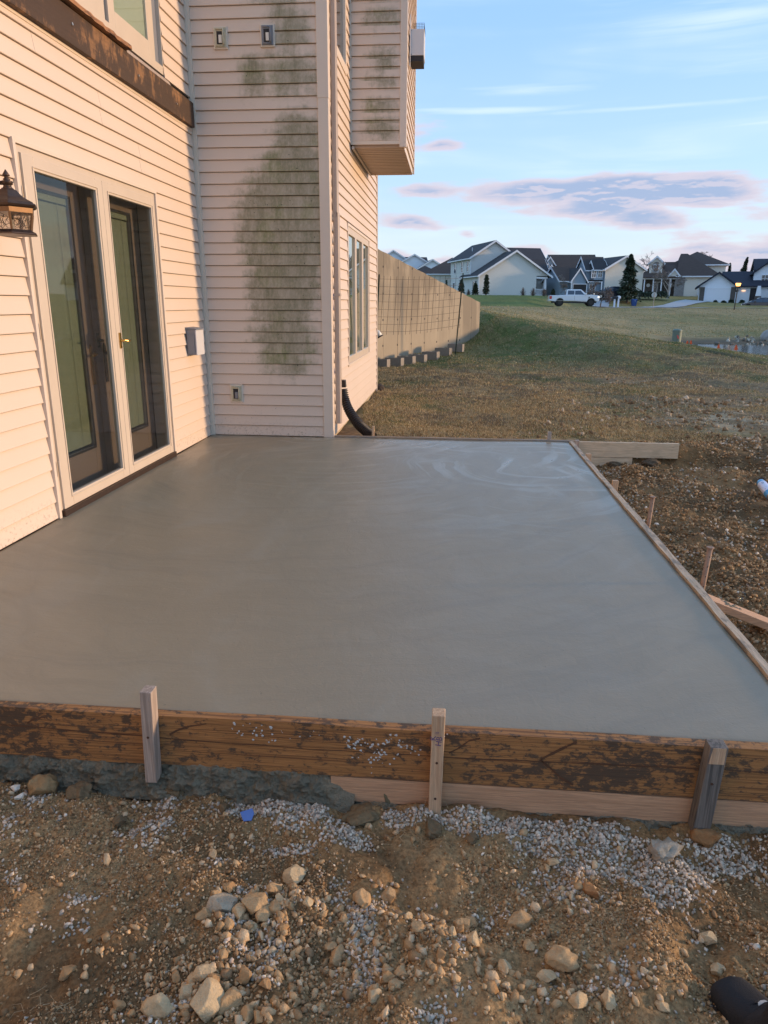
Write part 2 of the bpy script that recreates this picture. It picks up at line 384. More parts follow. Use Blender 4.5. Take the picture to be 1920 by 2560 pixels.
def wood(name, light, dark, axis=0, stain=None, grain=60, rough=.75, st=(.50, .60), gk=.55, fine=None, s3v=None):
    """board with grain along local axis"""
    st_ = st
    def b(t):
        o = obc(t); s = [18, 18, 18]; s[axis] = 1.0
        g = t.noise(t.mapv(o, tuple(s)), grain/18*3.2, 5, .6, .4)
        s2 = [40, 40, 90]; s2[axis] = .6
        g2 = t.noise(t.mapv(o, tuple(s2)), 3.0, 3, .5, .2)
        c = t.mix(t.sstep(g, .35, .68), light, tuple(a*.72 for a in light))
        c = t.mix(t.m('MULTIPLY', t.sstep(g2, .50, .62), gk), c, dark)
        big = t.noise(t.mapv(o, (3, 3, 3)), 2, 4, .6)
        c = t.mix(t.m('MULTIPLY', t.sstep(big, .5, .72), .3), c, tuple(a*.6 for a in light))
        if stain:
            s3 = [9, 9, 16] if not fine else [22, 22, 30]; s3[axis] = 3.2 if not fine else 17
            if s3v: s3 = list(s3v)
            sn = t.noise(t.mapv(o, tuple(s3)), 1.6, 7, .72, .3)
            st2 = t.noise(t.mapv(o, (1, 1, 2)), 2.2, 2, .5)
            k = t.sstep(t.m('ADD', sn, t.m('MULTIPLY', t.m('SUBTRACT', st2, .5), .5)), *st_)
            c = t.mix(t.m('MULTIPLY', k, .88), c, stain)
        nm = t.bump(t.m('ADD', g, t.m('MULTIPLY', g2, .6)), .5, .004)
        return bsdf(t, c, rough, 0, nm)
    return material(name, b)
wood('wood_form_brown', (.42, .190, .060), (.14, .056, .020), 0, stain=(.060, .042, .028), fine=True, gk=.80, st=(.49, .60))
wood('wood_pale_x', (.62, .35, .195), (.42, .23, .12), 0)
wood('wood_pale_z', (.62, .41, .25), (.42, .24, .13), 2)
wood('wood_weathered_z', (.46, .36, .29), (.20, .15, .12), 2)
wood('wood_dark_z', (.19, .165, .14), (.02, .02, .02), 2, stain=(.12, .11, .10))
wood('wood_strip_y', (.58, .44, .30), (.28, .19, .12), 1, stain=(.22, .18, .14))
wood('wood_strip_x', (.46, .32, .21), (.22, .14, .09), 0, stain=(.25, .22, .19))
wood('wood_dirty_x', (.72, .54, .35), (.52, .36, .22), 0, stain=(.36, .25, .15), st=(.56, .70))
wood('wood_ledger', (.30, .150, .062), (.045, .022, .012), 1, stain=(.034, .020, .014), grain=150, st=(.36, .50), s3v=(6, 5.5, 3.2))
wood('wood_cap', (.42, .20, .085), (.2, .08, .03), 1, stain=(.10, .05, .03))
def b_conc(t):
    p = pos(t); x, y, z = t.xyz(p)
    big = t.noise(p, .9, 4, .5, .3); med = t.noise(t.mapv(p, (1, .55, 1), rot=(0, 0, .25)), 3.0, 5, .55, .8)
    # sweeping trowel arcs
    arcs = None
    for cx, cy, fr, k in ((1.2, -1.2, 5.0, 1.0), (3.9, -2.4, 4.2, .9), (2.0, .9, 6.0, .9), (2.7, -5.6, 4.6, .6)):
        d = t.vm('LENGTH', t.vm('SUBTRACT', t.vm('ADD', p, t.vm('SCALE', t.noise(p, 2.2, 2, col=True), scale=.28)), (cx, cy, 0)))
        q = t.noise(t.cxyz(t.m('MULTIPLY', d, fr), t.m('MULTIPLY', x, .35), cx), 1.6, 4, .65)
        q = t.m('MULTIPLY', q, k); arcs = q if arcs is None else t.m('MAXIMUM', arcs, q)
    farR = t.sstep(t.m('ADD', t.m('MULTIPLY', x, .28), t.m('MULTIPLY', y, .62)), -1.5, .5)    # the painted sheen grows stronger toward the far right
    wet = t.sstep(t.m('ADD', t.m('MULTIPLY', arcs, .9), t.m('MULTIPLY', big, .45)), .62, .90)
    sw = None
    for cx, cy, fr, th in ((2.3, -1.9, 7.5, .5), (1.3, .6, 6.5, .47), (3.4, -.9, 8.5, .5)):
        d = t.vm('LENGTH', t.vm('SUBTRACT', t.vm('ADD', p, t.vm('SCALE', t.noise(p, 1.1, 2, col=True), scale=.45)), (cx, cy, 0)))
        q = t.noise(t.cxyz(t.m('MULTIPLY', d, fr), t.m('MULTIPLY', t.m('ADD', x, y), .55), cx*3), 1.2, 3, .55)
        q = t.m('MULTIPLY', t.sstep(q, th, th+.16), t.sstep(t.noise(t.vm('ADD', p, (cx*7, cy, 0)), .8, 2), .40, .60)); sw = q if sw is None else t.m('MAXIMUM', sw, q)
    swf = t.m('MULTIPLY', sw, t.m('ADD', .12, t.m('MULTIPLY', farR, .88)))
    c = t.mix(big, (.225, .185, .120), (.285, .238, .160))
    c = t.mix(t.m('MULTIPLY', wet, .40), c, (.170, .150, .108))
    c = t.mix(t.m('MULTIPLY', swf, .28), c, (.40, .37, .30))  # sheen on the swirls painted in as a paler colour
    c = t.mix(t.m('MULTIPLY', t.sstep(med, .5, .7), .22), c, (.315, .29, .225))
    pit = t.sstep(t.noise(p, 60, 3, .6), .70, .74)
    c = t.mix(t.m('MULTIPLY', pit, .5), c, (.09, .08, .06))
    r = t.m('SUBTRACT', .50, t.m('MULTIPLY', swf, .15)); r = t.m('SUBTRACT', r, t.m('MULTIPLY', farR, .10)); r = t.m('ADD', r, t.m('MULTIPLY', t.m('SUBTRACT', med, .5), .25))
    h = t.m('ADD', t.m('MULTIPLY', t.noise(t.mapv(p, (1, .5, 1), rot=(0, 0, .5)), 26, 4, .6, .5), .6), t.m('MULTIPLY', t.noise(p, 110, 3), .35))
    h = t.m('ADD', h, t.m('MULTIPLY', arcs, 1.2)); h = t.m('ADD', h, t.m('MULTIPLY', swf, .4)); h = t.m('SUBTRACT', h, t.m('MULTIPLY', pit, .5))
    return bsdf(t, c, r, 0, t.bump(h, .32, .006), spec=.7)
material('wet_concrete', b_conc)
def b_spill(t):
    p = pos(t); n = t.noise(p, 18, 5, .6)
    return bsdf(t, t.mix(n, (.17, .150, .100), (.36, .305, .210)), .7, 0, t.bump(t.noise(p, 45, 5, .7), 1.0, .03))
material('spilled_concrete', b_spill)
def b_attr(rough, k=.35, sc_=120, bs=.5, dist=.01):
    def f(t):
        a = t.node('ShaderNodeVertexColor', layer_name='col'); p = pos(t)
        n = t.noise(p, sc_, 4, .65)
        c = t.mix(n, t.vm('SCALE', a.outputs[0], scale=1-k), t.vm('SCALE', a.outputs[0], scale=1+k))
        return bsdf(t, c, rough, 0, t.bump(n, bs, dist), spec=.25)
    return f
def b_ground(t):
    a = t.node('ShaderNodeVertexColor', layer_name='col'); p = pos(t)
    cp = t.node('ShaderNodeCameraData')
    dist = t.vm('LENGTH', t.vm('SUBTRACT', p, tuple(CAM)))
    n = t.noise(p, 90, 5, .68); n2 = t.noise(p, 14, 5, .65); n3 = t.noise(t.mapv(p, (1, .35, 1)), 2.3, 6, .7); n4 = t.noise(t.mapv(p, (1, .3, 1)), .32, 5, .65)
    near = t.sstep(t.m('MULTIPLY', dist, -1), -9, -4)
    f = t.m('ADD', t.m('MULTIPLY', n, near), t.m('MULTIPLY', n2, t.m('SUBTRACT', 1.0, near)))
    far = t.sstep(dist, 14, 35)
    f = t.m('ADD', t.m('MULTIPLY', f, t.m('SUBTRACT', 1.0, t.m('MULTIPLY', far, .5))), t.m('MULTIPLY', t.m('ADD', t.m('MULTIPLY', n3, .5), t.m('MULTIPLY', n4, .5)), t.m('MULTIPLY', far, .5)))
    f = t.sstep(f, .3, .7)
    c = t.mix(f, t.vm('SCALE', a.outputs[0], scale=.62), t.vm('SCALE', a.outputs[0], scale=1.38))
    h = t.m('ADD', t.m('MULTIPLY', n, .35), n2)
    return bsdf(t, c, .92, 0, t.bump(h, .7, .02), spec=.15)
material('ground', b_ground)
material('stone', b_attr(.9, .28, 90, .6, .01))
material('blade', b_attr(.85, .2, 30, 0, .01))
def b_wall(t):
    p = pos(t); o = obc(t); x, y, z = t.xyz(o)
    n = t.noise(o, 1.2, 5, .6); st = t.noise(t.mapv(o, (1.5, 1, .34)), 1.3, 5, .62)
    c = t.mix(n, (.33, .275, .20), (.43, .36, .265))
    top = t.sstep(t.m('ADD', z, t.m('MULTIPLY', t.m('SUBTRACT', st, .5), 2.2)), .9, 2.3)
    slope = t.m('SUBTRACT', t.m('SUBTRACT', 2.5, t.m('MULTIPLY', x, .234)), z)   # distance below the sloping top
    drip = t.m('MULTIPLY', t.m('ADD', .25, t.sstep(st, .40, .58)), t.m('ADD', .12, t.sstep(t.m('MULTIPLY', slope, -1), -1.9, -.1)), clamp=True)
    c = t.mix(t.m('MULTIPLY', drip, .62), c, (.15, .125, .095))
    fr = t.m('ABSOLUTE', t.m('SUBTRACT', t.m('FRACT', t.m('MULTIPLY', x, 1/.61)), .5))
    jl = t.sstep(t.m('MULTIPLY', fr, -1), -.05, -.006)
    c = t.mix(t.m('MULTIPLY', jl, t.m('MULTIPLY', t.sstep(st, .40, .6), .6)), c, (.15, .125, .10))
    tie = t.m('MULTIPLY', t.sstep(t.m('MULTIPLY', fr, -1), -.045, -.03), t.sstep(t.m('MULTIPLY', t.m('ABSOLUTE', t.m('SUBTRACT', t.m('FRACT', t.m('MULTIPLY', z, 1/.6)), .5)), -1), -.045, -.03))
    c = t.mix(tie, c, (.06, .05, .045))
    h = t.m('ADD', t.noise(o, 22, 5, .7), t.m('MULTIPLY', jl, -1.0))
    return bsdf(t, c, .9, 0, t.bump(h, .5, .01))
material('old_concrete', b_wall)
def b_water(t):
    p = pos(t)
    return bsdf(t, (.06, .055, .035), .10, 0, t.bump(t.noise(t.mapv(p, (1, .6, 1)), 2.0, 3), .08, .02), spec=.35)
material('pond_water', b_water)
plain('block_concrete', (.27, .235, .195), .9, var=.2, sc_=25, bump=.4)
MT = MATS
# ---------------------------------------------------------------- terrain
CY, SY = math.cos(YAW), math.sin(YAW)
WA = np.array([0.62, 10.25]); WB = np.array([3.2, 14.62])     # retaining wall foot, near and far end
WD = (WB-WA)/np.linalg.norm(WB-WA); WL = np.linalg.norm(WB-WA); WN = np.array([-WD[1], WD[0]])
def DL(x, y):
    dx = x-CAM[0]; dy = y-CAM[1]
    return dx*SY+dy*CY, dx*CY-dy*SY
def mix_(a, b, f): return a*(1-f)+b*f
RUT = [(4.2, 23.2), (5.8, 22.3), (7.3, 20.8), (8.0, 18.5), (8.6, 15.4), (9.8, 12.0), (11.5, 9.0)]
def rutf(D, L):
    best = np.full(np.shape(D), 9.0)
    for off in (0, 1.45):
        for (a0, b0), (a1, b1) in zip(RUT[:-1], RUT[1:]):
            a0_, a1_ = a0+off, a1+off; dx, dy = a1_-a0_, b1-b0; t_ = np.clip(((L-a0_)*dx+(D-b0)*dy)/(dx*dx+dy*dy), 0, 1)
            best = np.minimum(best, np.hypot(L-a0_-t_*dx, D-b0-t_*dy)+(.08 if off else 0))
    return np.exp(-(best/.26)**2)
def terr(x, y, detail=True):
    x = np.asarray(x, float); y = np.asarray(y, float)
    D, L = DL(x, y); T = L/np.maximum(D, 1)
    upper = -.05+0*x
    lower = -.215+.016*np.minimum(y, 0)+sst(x, 5.0, 8.5)*.10
    wdt = .05+sst(x, 4.55, 6.2)*1.4
    s = sst((y-.03)/wdt, -.6+sst(x, 4.55, 6.2)*.2, .6)
    z = mix_(lower, upper, s)
    fg = sst(-y, 5.03, 5.12)
    zf = -.285+.05*sst(-x, -1.35, -.9)+.03*sst(x, 3.9, 4.8)
    z = mix_(z, zf, fg*sst(-x, -3.75, -3.6)+0*x)
    # bank
    zc = np.interp(L, [-5, 3, 5.6, 7.3, 9, 11.8, 16, 40], [1.05, 1.05, .60, .38, .10, -.30, -.5, -.6])
    d0 = mix_(20.3, 11.5, sst(L, 3.0, 6.5)); q = sst(D, d0, 23.0)
    q = np.where(L < 3.4, q*sst(L, 1.6, 3.2), q)
    zb = mix_(z+.22*sst(D, 15, 21.5)*sst(L, -1, 3), zc, q)
    # valley with the pond, then the long rise to the road
    zv = np.interp(T, [0, .12, .18, .25, .33, .42, .8], [1.1, 1.0, .6, -.3, -.8, -1.35, -1.4])
    zb = mix_(zb, zv, sst(D, 23.5, 33))
    shelf = np.interp(T, [0, .12, .18, .25, .33, .42, .8], [1.1, 1.0, .6, -.3, -.8, -.93, -.95])
    zb = mix_(zb, shelf, sst(D, 41, 46))
    zr = np.interp(T, [0, .2, .3], [1.0, .95, .85])
    zb = np.where(D > 47, mix_(zb, zr, sst(D, 35, 101)*1.0+0*D)+0, zb)
    rise = np.clip((D-47)/40, 0, 1); zb = np.where(D > 47, mix_(shelf, zr, rise), zb)
    pad = np.interp(T, [0, .205, .26, .36, .455, 1], [2.45, 2.40, 2.30, 2.15, 1.50, 1.5])
    st = np.interp(T, [0, .19, .25, 1], [84, 84, 97, 97]); en = np.interp(T, [0, .19, .25, 1], [106, 106, 108, 108])
    zb = mix_(zb, pad, sst(D, st, en)); zb = mix_(zb, np.maximum(zb, 2.6), sst(D, 117, 126))
    # plateau behind the retaining wall
    px = x-WA[0]; py = y-WA[1]; al = px*WD[0]+py*WD[1]; sd_ = px*WN[0]+py*WN[1]
    topz = np.interp(al, [-30, 0, WL], [2.9, 2.36, 1.16])
    beh = sst(sd_, .06, .14)*sst(-al, -WL-.02, -WL+.35)
    zb = np.where(al < WL+.5, mix_(zb, topz, beh), zb)
    flatL = sst(-L, -2.2, -1.0)*sst(al, WL, WL+1.5)*sst(sd_, 0, 1); zb = mix_(zb, np.maximum(zb, 1.12), flatL)
    # house and slab footprints
    inslab = (x > -.3) & (x < 3.58) & (y > -5.05) & (y < 0.0); zb = np.where(inslab, -.33, zb)
    zb = np.where((x < -.02) & (y < 5.0), -.35, zb); zb = np.where((x < 1.22) & (y > -.02) & (y < 4.36), -.35, zb)
    if detail:
        m = (~inslab).astype(float)
        nearf = sst(-D, -12, -1)
        dirt = np.clip(fg+sst(x, 3.6, 3.8)*sst(-y, -1.5, .3), 0, 1)
        r = (fbm(x*2.4, y*2.4, 4, .55)-.5)*.17*dirt+(fbm(x*5.5+3, y*5.5, 3, .5, 19)-.5)*.07*dirt+(fbm(x*9, y*9, 4, .6, 5)-.5)*.060*dirt+(fbm(x*40, y*40, 3, .6, 9)-.5)*.018*dirt*nearf
        g = (fbm(x*1.3, y*1.3, 4, .5, 2)-.5)*.10+(fbm(x*7, y*7, 3, .5, 3)-.5)*.05*nearf+(fbm(x*.16, y*.16, 3, .5, 8)-.5)*.35*sst(D, 24, 50)*sst(-D, -86, -70)
        g = (g+(fbm(x*.7, y*.7, 3, .5, 61)-.5)*.16*sst(y, 4, 9)*sst(-D, -30, -22))*(1-dirt)*(sst(y, .12, 1.0)*.9+.1)
        rut = -.10*rutf(D, L)
        zb = zb+(r+g+rut*(1-dirt))*m
    return zb
def axis_coords(segs):
    out = []
    for a, b, n in segs: out.append(np.linspace(a, b, n, endpoint=False))
    return np.concatenate(out+[np.array([segs[-1][1]])])
xs = axis_coords([(-700, -60, 12), (-60, -6, 18), (-6, .6, 40), (.6, 4.4, 330), (4.4, 9, 130), (9, 18, 90), (18, 60, 110), (60, 160, 60), (160, 900, 16)])
ys = axis_coords([(-60, -9, 10), (-9, -6.1, 20), (-6.1, -5.0, 120), (-5.0, .6, 150), (.6, 14, 220), (14, 26, 160), (26, 60, 110), (60, 130, 110), (130, 1400, 24)])
X, Y = np.meshgrid(xs, ys, indexing='ij'); Z = terr(X, Y)
D, L = DL(X, Y); T = L/np.maximum(D, 1)
def paint(X, Y, D, L, T):
    c = lambda *a: np.array(a, float)
    n1 = fbm(X*1.1, Y*1.1, 5, .6, 1); n2 = fbm(X*4.5, Y*4.5, 4, .6, 4); n3 = fbm(X*.12, Y*.3, 4, .55, 6); n4 = fbm(X*.5, Y*.9, 4, .6, 11)
    def L3(a, b, f): return a+(b-a)*f[..., None]
    dirt = L3(c(.20, .125, .066), c(.115, .072, .040), sst(n2, .35, .65)); dirt = L3(dirt, c(.25, .165, .092), sst(n1, .5, .7)*.8)
    straw = L3(c(.23, .165, .090), c(.125, .085, .050), sst(n2, .35, .62)); straw = L3(straw, c(.085, .095, .035), sst(n1, .52, .68)*.7)
    green = L3(c(.080, .098, .032), c(.14, .125, .058), sst(n2, .4, .7)); green = L3(green, c(.17, .135, .075), sst(n1, .52, .68)*.6)
    mud = L3(c(.15, .105, .066), c(.20, .155, .11), n2)
    lawn = L3(c(.180, .144, .082), c(.130, .118, .058), sst(n3, .38, .6)); lawn = L3(lawn, c(.205, .160, .094), sst(n4, .5, .7)*.6)
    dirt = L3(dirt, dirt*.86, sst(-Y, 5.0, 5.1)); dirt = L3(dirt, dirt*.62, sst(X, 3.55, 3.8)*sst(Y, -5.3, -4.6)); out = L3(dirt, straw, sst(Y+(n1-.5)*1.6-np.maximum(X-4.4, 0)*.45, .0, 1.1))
    gz = sst(D+(n4-.5)*4+(n1-.5)*3-np.maximum(L-3, 0)*.25, 14.2, 17.0); out = L3(out, green, gz)
    mz = sst(n4, .47, .60)*sst(X, 3.5, 5.5)*sst(-D, -15.5, -12)*sst(Y, .2, 1.5); out = L3(out, mud, mz*.8)
    out = L3(out, lawn, sst(D, 23.2, 24.6))
    gh = sst(D, 82, 88)*sst(-T, -.25, -.2); out = L3(out, c(.085, .105, .035)+0*out, gh)
    out = L3(out, c(.14, .13, .06)+0*out, sst(D, 96, 99)*sst(T, .2, .25)*.8)
    und = sst(Y, .2, 1.5)*sst(-D, -24, -22); out = L3(out, out*.72, und)
    # churned clay at the pond edge and along the crest
    pm = sst(T, .355, .40)*sst(D, 30, 33)*sst(-D, -52, -46); out = L3(out, c(.075, .062, .048)+0*out, pm)
    rt = rutf(D, L)
    clay = np.exp(-((L-4.7)/1.3)**2-((D-8.6)/.9)**2)*sst(n2, .45, .6); out = L3(out, c(.30, .26, .205)+0*out, np.clip(clay, 0, 1)*.8)
    out = L3(out, c(.045, .034, .022)+0*out, np.clip(rt*1.5, 0, 1)*sst(n2, .25, .45))
    return out
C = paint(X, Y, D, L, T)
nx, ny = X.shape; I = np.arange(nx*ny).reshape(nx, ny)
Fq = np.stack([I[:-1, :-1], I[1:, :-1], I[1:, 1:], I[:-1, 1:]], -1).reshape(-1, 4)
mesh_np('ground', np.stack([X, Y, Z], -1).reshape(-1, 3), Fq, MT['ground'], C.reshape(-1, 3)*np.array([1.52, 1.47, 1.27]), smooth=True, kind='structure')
def ground_z(x, y): return float(terr(np.array([x]), np.array([y]))[0])

# pond
P = [at(1715, 800, 33), at(2500, 800, 31), at(2500, 800, 46), at(1700, 800, 44.5)]
mb = MB(); ring = []
for i in range(40):
    a = 2*math.pi*i/40; cx, cy = 24.0, 31.0
    ring.append((cx+15.5*math.cos(a)*(1+.08*math.sin(3*a)), cy+9.5*math.sin(a)*(1+.1*math.sin(5*a)), -1.0))
mb.add(ring, [tuple(range(40))]); mb.build('pond', MT['pond_water'], kind='structure')

# road and driveways: thin sheets laid on the terrain
def ribbon(name, mat, L0, L1, n, D0f, D1f, lift, m=6):
    V = []; Fc = []
    for i in range(n+1):
        l = L0+(L1-L0)*i/n; a, b = D0f(l), D1f(l)
        for j in range(m+1):
            d = a+(b-a)*j/m; x = CAM[0]+d*SY+l*CY; y = CAM[1]+d*CY-l*SY
            V.append((x, y, ground_z(x, y)+lift))
    for i in range(n):
        for j in range(m): k = i*(m+1)+j; Fc.append((k, k+m+1, k+m+2, k+1))
    return mesh_np(name, np.array(V), np.array(Fc), mat, kind='structure')
ribbon('road', MT['road_concrete'], 27, 120, 60, lambda l: 90.5, lambda l: 95.5, .05)
# ---------------------------------------------------------------- our house (origin at the inner corner, slab level)
house = thing('house', 'near two-storey house clad in pinkish beige vinyl siding beside the wet concrete patio', 'house', (0, 0, 0))
LAP = .1016; ZTOP = 5.69
MB().box(-7, -.012, -9.6, -2.963, -.35, ZTOP).box(-7, -.012, -1.059, 7.0, -.35, ZTOP).box(-7, -.012, -2.963, -1.059, 2.11, ZTOP).box(-7, -.19, -2.963, -1.059, -.35, 2.11).build('wall_core', MT['dark_recess'], house)
MB().box(-.01, 1.229, .012, 4.37, .0, ZTOP).build('wall_core', MT['dark_recess'], house)
MB().box(.02, 1.232, .03, 4.35, -.45, -.001).build('foundation', MT['concrete_wall_footing'], house)
PANC = {}
def panel(length, laps, mat, rowh=LAP):
    """clapboard vinyl panel; local x along the wall, local -y outwards, starts at z=0"""
    key = (round(length, 3), laps, mat)
    if key in PANC: return PANC[key]
    mb = MB()
    for k in range(laps):
        z = k*rowh
        prof = [(0.006, z), (-.0170, z), (-.0185, z+.004), (-.0170, z+.012), (-.0045, z+rowh-.0042), (.006, z+rowh-.0040)]
        mb.prism(prof, 'x', 0, length)
    me = bpy.data.meshes.new('siding_panel'); v = np.array(mb.v); me.from_pydata([tuple(p) for p in v], [], mb.f)
    me.materials.append(MT[mat]); me.update(); PANC[key] = me; return me
def put_panel(origin, rz, length, laps, mat):
    if length < .02: return
    me = panel(length, laps, mat); o = bpy.data.objects.new('siding_panel', me); COL.objects.link(o); o.parent = house
    o.location = (origin[0]+random.uniform(-.0006, .0006)*(rz != 0), origin[1], origin[2]); o.rotation_euler = (0, 0, rz)
# left wall, plane x=0, facing +x: local x -> +y when rotated 90 deg, local -y -> +x
def wall_run(kind, s0, s1, z, laps, mat, cuts=()):
    segs = [(s0, s1)]
    for c in cuts:
        segs = [q for a, b in segs for q in ([(a, c-.0008), (c+.0008, b)] if a < c < b else [(a, b)])]
    for a, b in segs:
        if kind == 'left': put_panel((0, a, z), math.pi/2, b-a, laps, mat)
        elif kind == 'back': put_panel((a, 0, z), 0, b-a, laps, mat)
        elif kind == 'side': put_panel((1.241, a, z), math.pi/2, b-a, laps, mat)
seams = {2.70: -2.63, 2.50: -1.86, 2.32: -1.262, 2.12: -.68}
z = 0.0
def two(z): return round(z, 4)
row = 0
while z < 2.78:
    laps = 2 if z+2*LAP < 2.80 else 1
    top = z+laps*LAP
    cuts = [v for k, v in seams.items() if z-.02 < k <= top+.0001+.02 and abs(k-(z+top)/2) < .11][:1]
    if top < 2.16:
        wall_run('left', -8.9, -2.995, z, laps, 'vinyl_siding', [-5.7+.9*math.sin(row*2.1)]); wall_run('left', -1.03, -.052, z, laps, 'vinyl_siding')
    elif z < 2.11:
        # course split around the door head
        for q in range(laps):
            zz = z+q*LAP
            if zz+LAP*.6 < 2.13: wall_run('left', -8.9, -2.995, zz, 1, 'vinyl_siding'); wall_run('left', -1.03, -.045, zz, 1, 'vinyl_siding')
            else: wall_run('left', -8.9, -.045, zz, 1, 'vinyl_siding', [-.68])
    else: wall_run('left', -8.9, -.045, z, laps, 'vinyl_siding', [-5.2+.9*math.sin(row*2.1)]+cuts)
    z += laps*LAP; row += 1
z0 = 3.045; k = 0
while z0 < ZTOP-.1:
    if z0 < 5.2: wall_run('left', -.63, -.045, z0, 2, 'vinyl_siding'); wall_run('left', -8.9, -2.66, z0, 2, 'vinyl_siding')
    else: wall_run('left', -8.9, -.045, z0, 2, 'vinyl_siding')
    z0 += 2*LAP
for i in range(28): wall_run('back', .045, 1.168, i*2*LAP, 2, 'vinyl_siding_mildewed')
W1, W2, WZ0, WZ1 = 1.21, 3.25, .62, 2.09      # lower side window
for i in range(28):
    z = i*2*LAP
    a0 = .085
    for q in range(2):
        zq = z+q*LAP
        if zq < 2.93:
            if zq+LAP <= WZ0+.02 or zq >= WZ1-.03: segs = [(a0, 4.30)]
            else: segs = [(a0, W1-.035), (W2+.035, 4.30)]
        elif 3.50 < zq+.03 < 5.12: segs = [(a0, .42), (1.19, 1.505), (3.221, 4.30)]
        else: segs = [(a0, 1.505), (3.221, 4.30)]
        if q == 0: prev = segs
        elif segs == prev:
            for s0, s1 in segs: wall_run('side', s0, s1, z, 2, 'vinyl_siding')
        else:
            for sg, zz in ((prev, z), (segs, zq)):
                for s0, s1 in sg: wall_run('side', s0, s1, zz, 1, 'vinyl_siding')
TR, TP = MT['vinyl_trim'], MT['vinyl_trim_pale']
MB().box(.0, .050, -.030, -.0, -.005, ZTOP).box(.0, .030, -.040, -.0305, -.005, ZTOP).build('inside_corner_trim', TP, house)
MB().box(1.166, 1.262, -.024, -.0, -.02, 3.028).box(1.2415, 1.262, -.0005, .082, -.02, 3.028).box(1.163, 1.265, -.027, .0, 3.026, ZTOP).box(1.2415, 1.265, .0, .085, 3.026, ZTOP).build('outside_corner_trim', TR, house, bevel=.003)
MB().box(1.2415, 1.262, 4.30, 4.392, -.15, ZTOP).box(1.16, 1.262, 4.371, 4.392, -.15, ZTOP).build('outside_corner_trim', TR, house)
# ---- patio door unit
DY0, DY1, DH = -2.963, -1.059, 2.11
J = MB()
for a, b in ((DY0-.030, DY0-.004), (DY1+.004, DY1+.030)): J.box(.0, .030, a, b, -.01, DH+.030)
J.box(.0, .030, DY0-.004, DY1+.004, DH+.004, DH+.030)
J.build('casing', TR, house, bevel=.002)
door = MB(); fw = .035
door.box(-.115, .016, DY0, DY0+fw, 0, DH).box(-.115, .016, DY1-fw, DY1, 0, DH).box(-.115, .016, DY0+fw, DY1-fw, DH-.035, DH)
pd = door.build('patio_door', MT['door_frame_paint'], house)
MB().box(-.12, .045, DY0+.01, DY1-.01, -.005, .035).build('threshold', MT['bronze'], pd)
MID = -1.980
def storm(y0, y1, gl0, gl1):
    m = MB(); z0, z1 = .038, DH-.038; x0, x1 = -.006, .030
    m.box(x0, x1, y0, gl0, z0, z1).box(x0, x1, gl1, y1, z0, z1).box(x0, x1, gl0, gl1, z0, .115).box(x0, x1, gl0, gl1, 1.998, z1)
    # raised glazing bead
    bw = .014
    m.box(x1, x1+.006, gl0-.022, gl0-.022+bw*.5, .095, 2.018).box(x1, x1+.006, gl1+.016, gl1+.022, .095, 2.018)
    m.box(x1, x1+.006, gl0-.015, gl1+.016, .095, .101).box(x1, x1+.006, gl0-.015, gl1+.016, 2.012, 2.018)
    m.build('storm_door_leaf', MT['door_frame_paint'], pd, bevel=.0025)
    MB().box(.008, .012, gl0, gl1, .115, 1.998).build('glass_pane', MT['storm_glass'], pd)
storm(DY0+fw+.002, MID-.002, -2.812, -2.080); storm(MID+.002, DY1-fw-.002, -1.893, -1.165)
def inner(y0, y1, g0, g1):
    m = MB(); x0, x1 = -.165, -.122; z0, z1 = .03, DH-.04
    m.box(x0, x1, y0, g0, z0, z1).box(x0, x1, g1, y1, z0, z1).box(x0, x1, g0, g1, z0, .292).box(x0, x1, g0, g1, 1.935, z1)
    m.build('inner_door_leaf', MT['door_wood'], pd, bevel=.004)
    MB().box(x1, x1+.004, g0-.014, g0, .278, 1.95).box(x1, x1+.004, g1, g1+.014, .278, 1.95).box(x1, x1+.004, g0, g1, .278, .292).box(x1, x1+.004, g0, g1, 1.935, 1.95).build('glazing_bead', MT['far_dark'], pd)
    MB().box(-.140, -.137, g0, g1, .292, 1.935).build('glass_pane', MT['window_glass'], pd)
    s = MB(); n = 74  # nearly closed slats
    for i in range(n):
        z = .31+i*(1.885-.31)/n
        s.add([(-.150, g0+.004, z-.002), (-.150, g1-.004, z-.002), (-.146, g1-.004, z+.0215), (-.146, g0+.004, z+.0215)], [(0, 1, 2, 3)])
    s.box(-.160, -.143, g0+.002, g1-.002, 1.895, 1.932)
    s.build('blind_slats', MT['blind'], pd, kind='stuff')
    tp = MB()
    for q in (.18, .82):
        yy = g0+(g1-g0)*q; tp.box(-.1445, -.1435, yy-.004, yy+.004, .31, 1.9)
    tp.build('blind_tape', MT['blind_tape'], pd)
inner(-2.92, -2.02, -2.80, -2.163); inner(-1.94, -1.095, -1.81, -1.243)
MB().box(-.165, -.122, -2.018, -1.942, .03, 2.07).build('mullion', MT['door_wood'], pd)
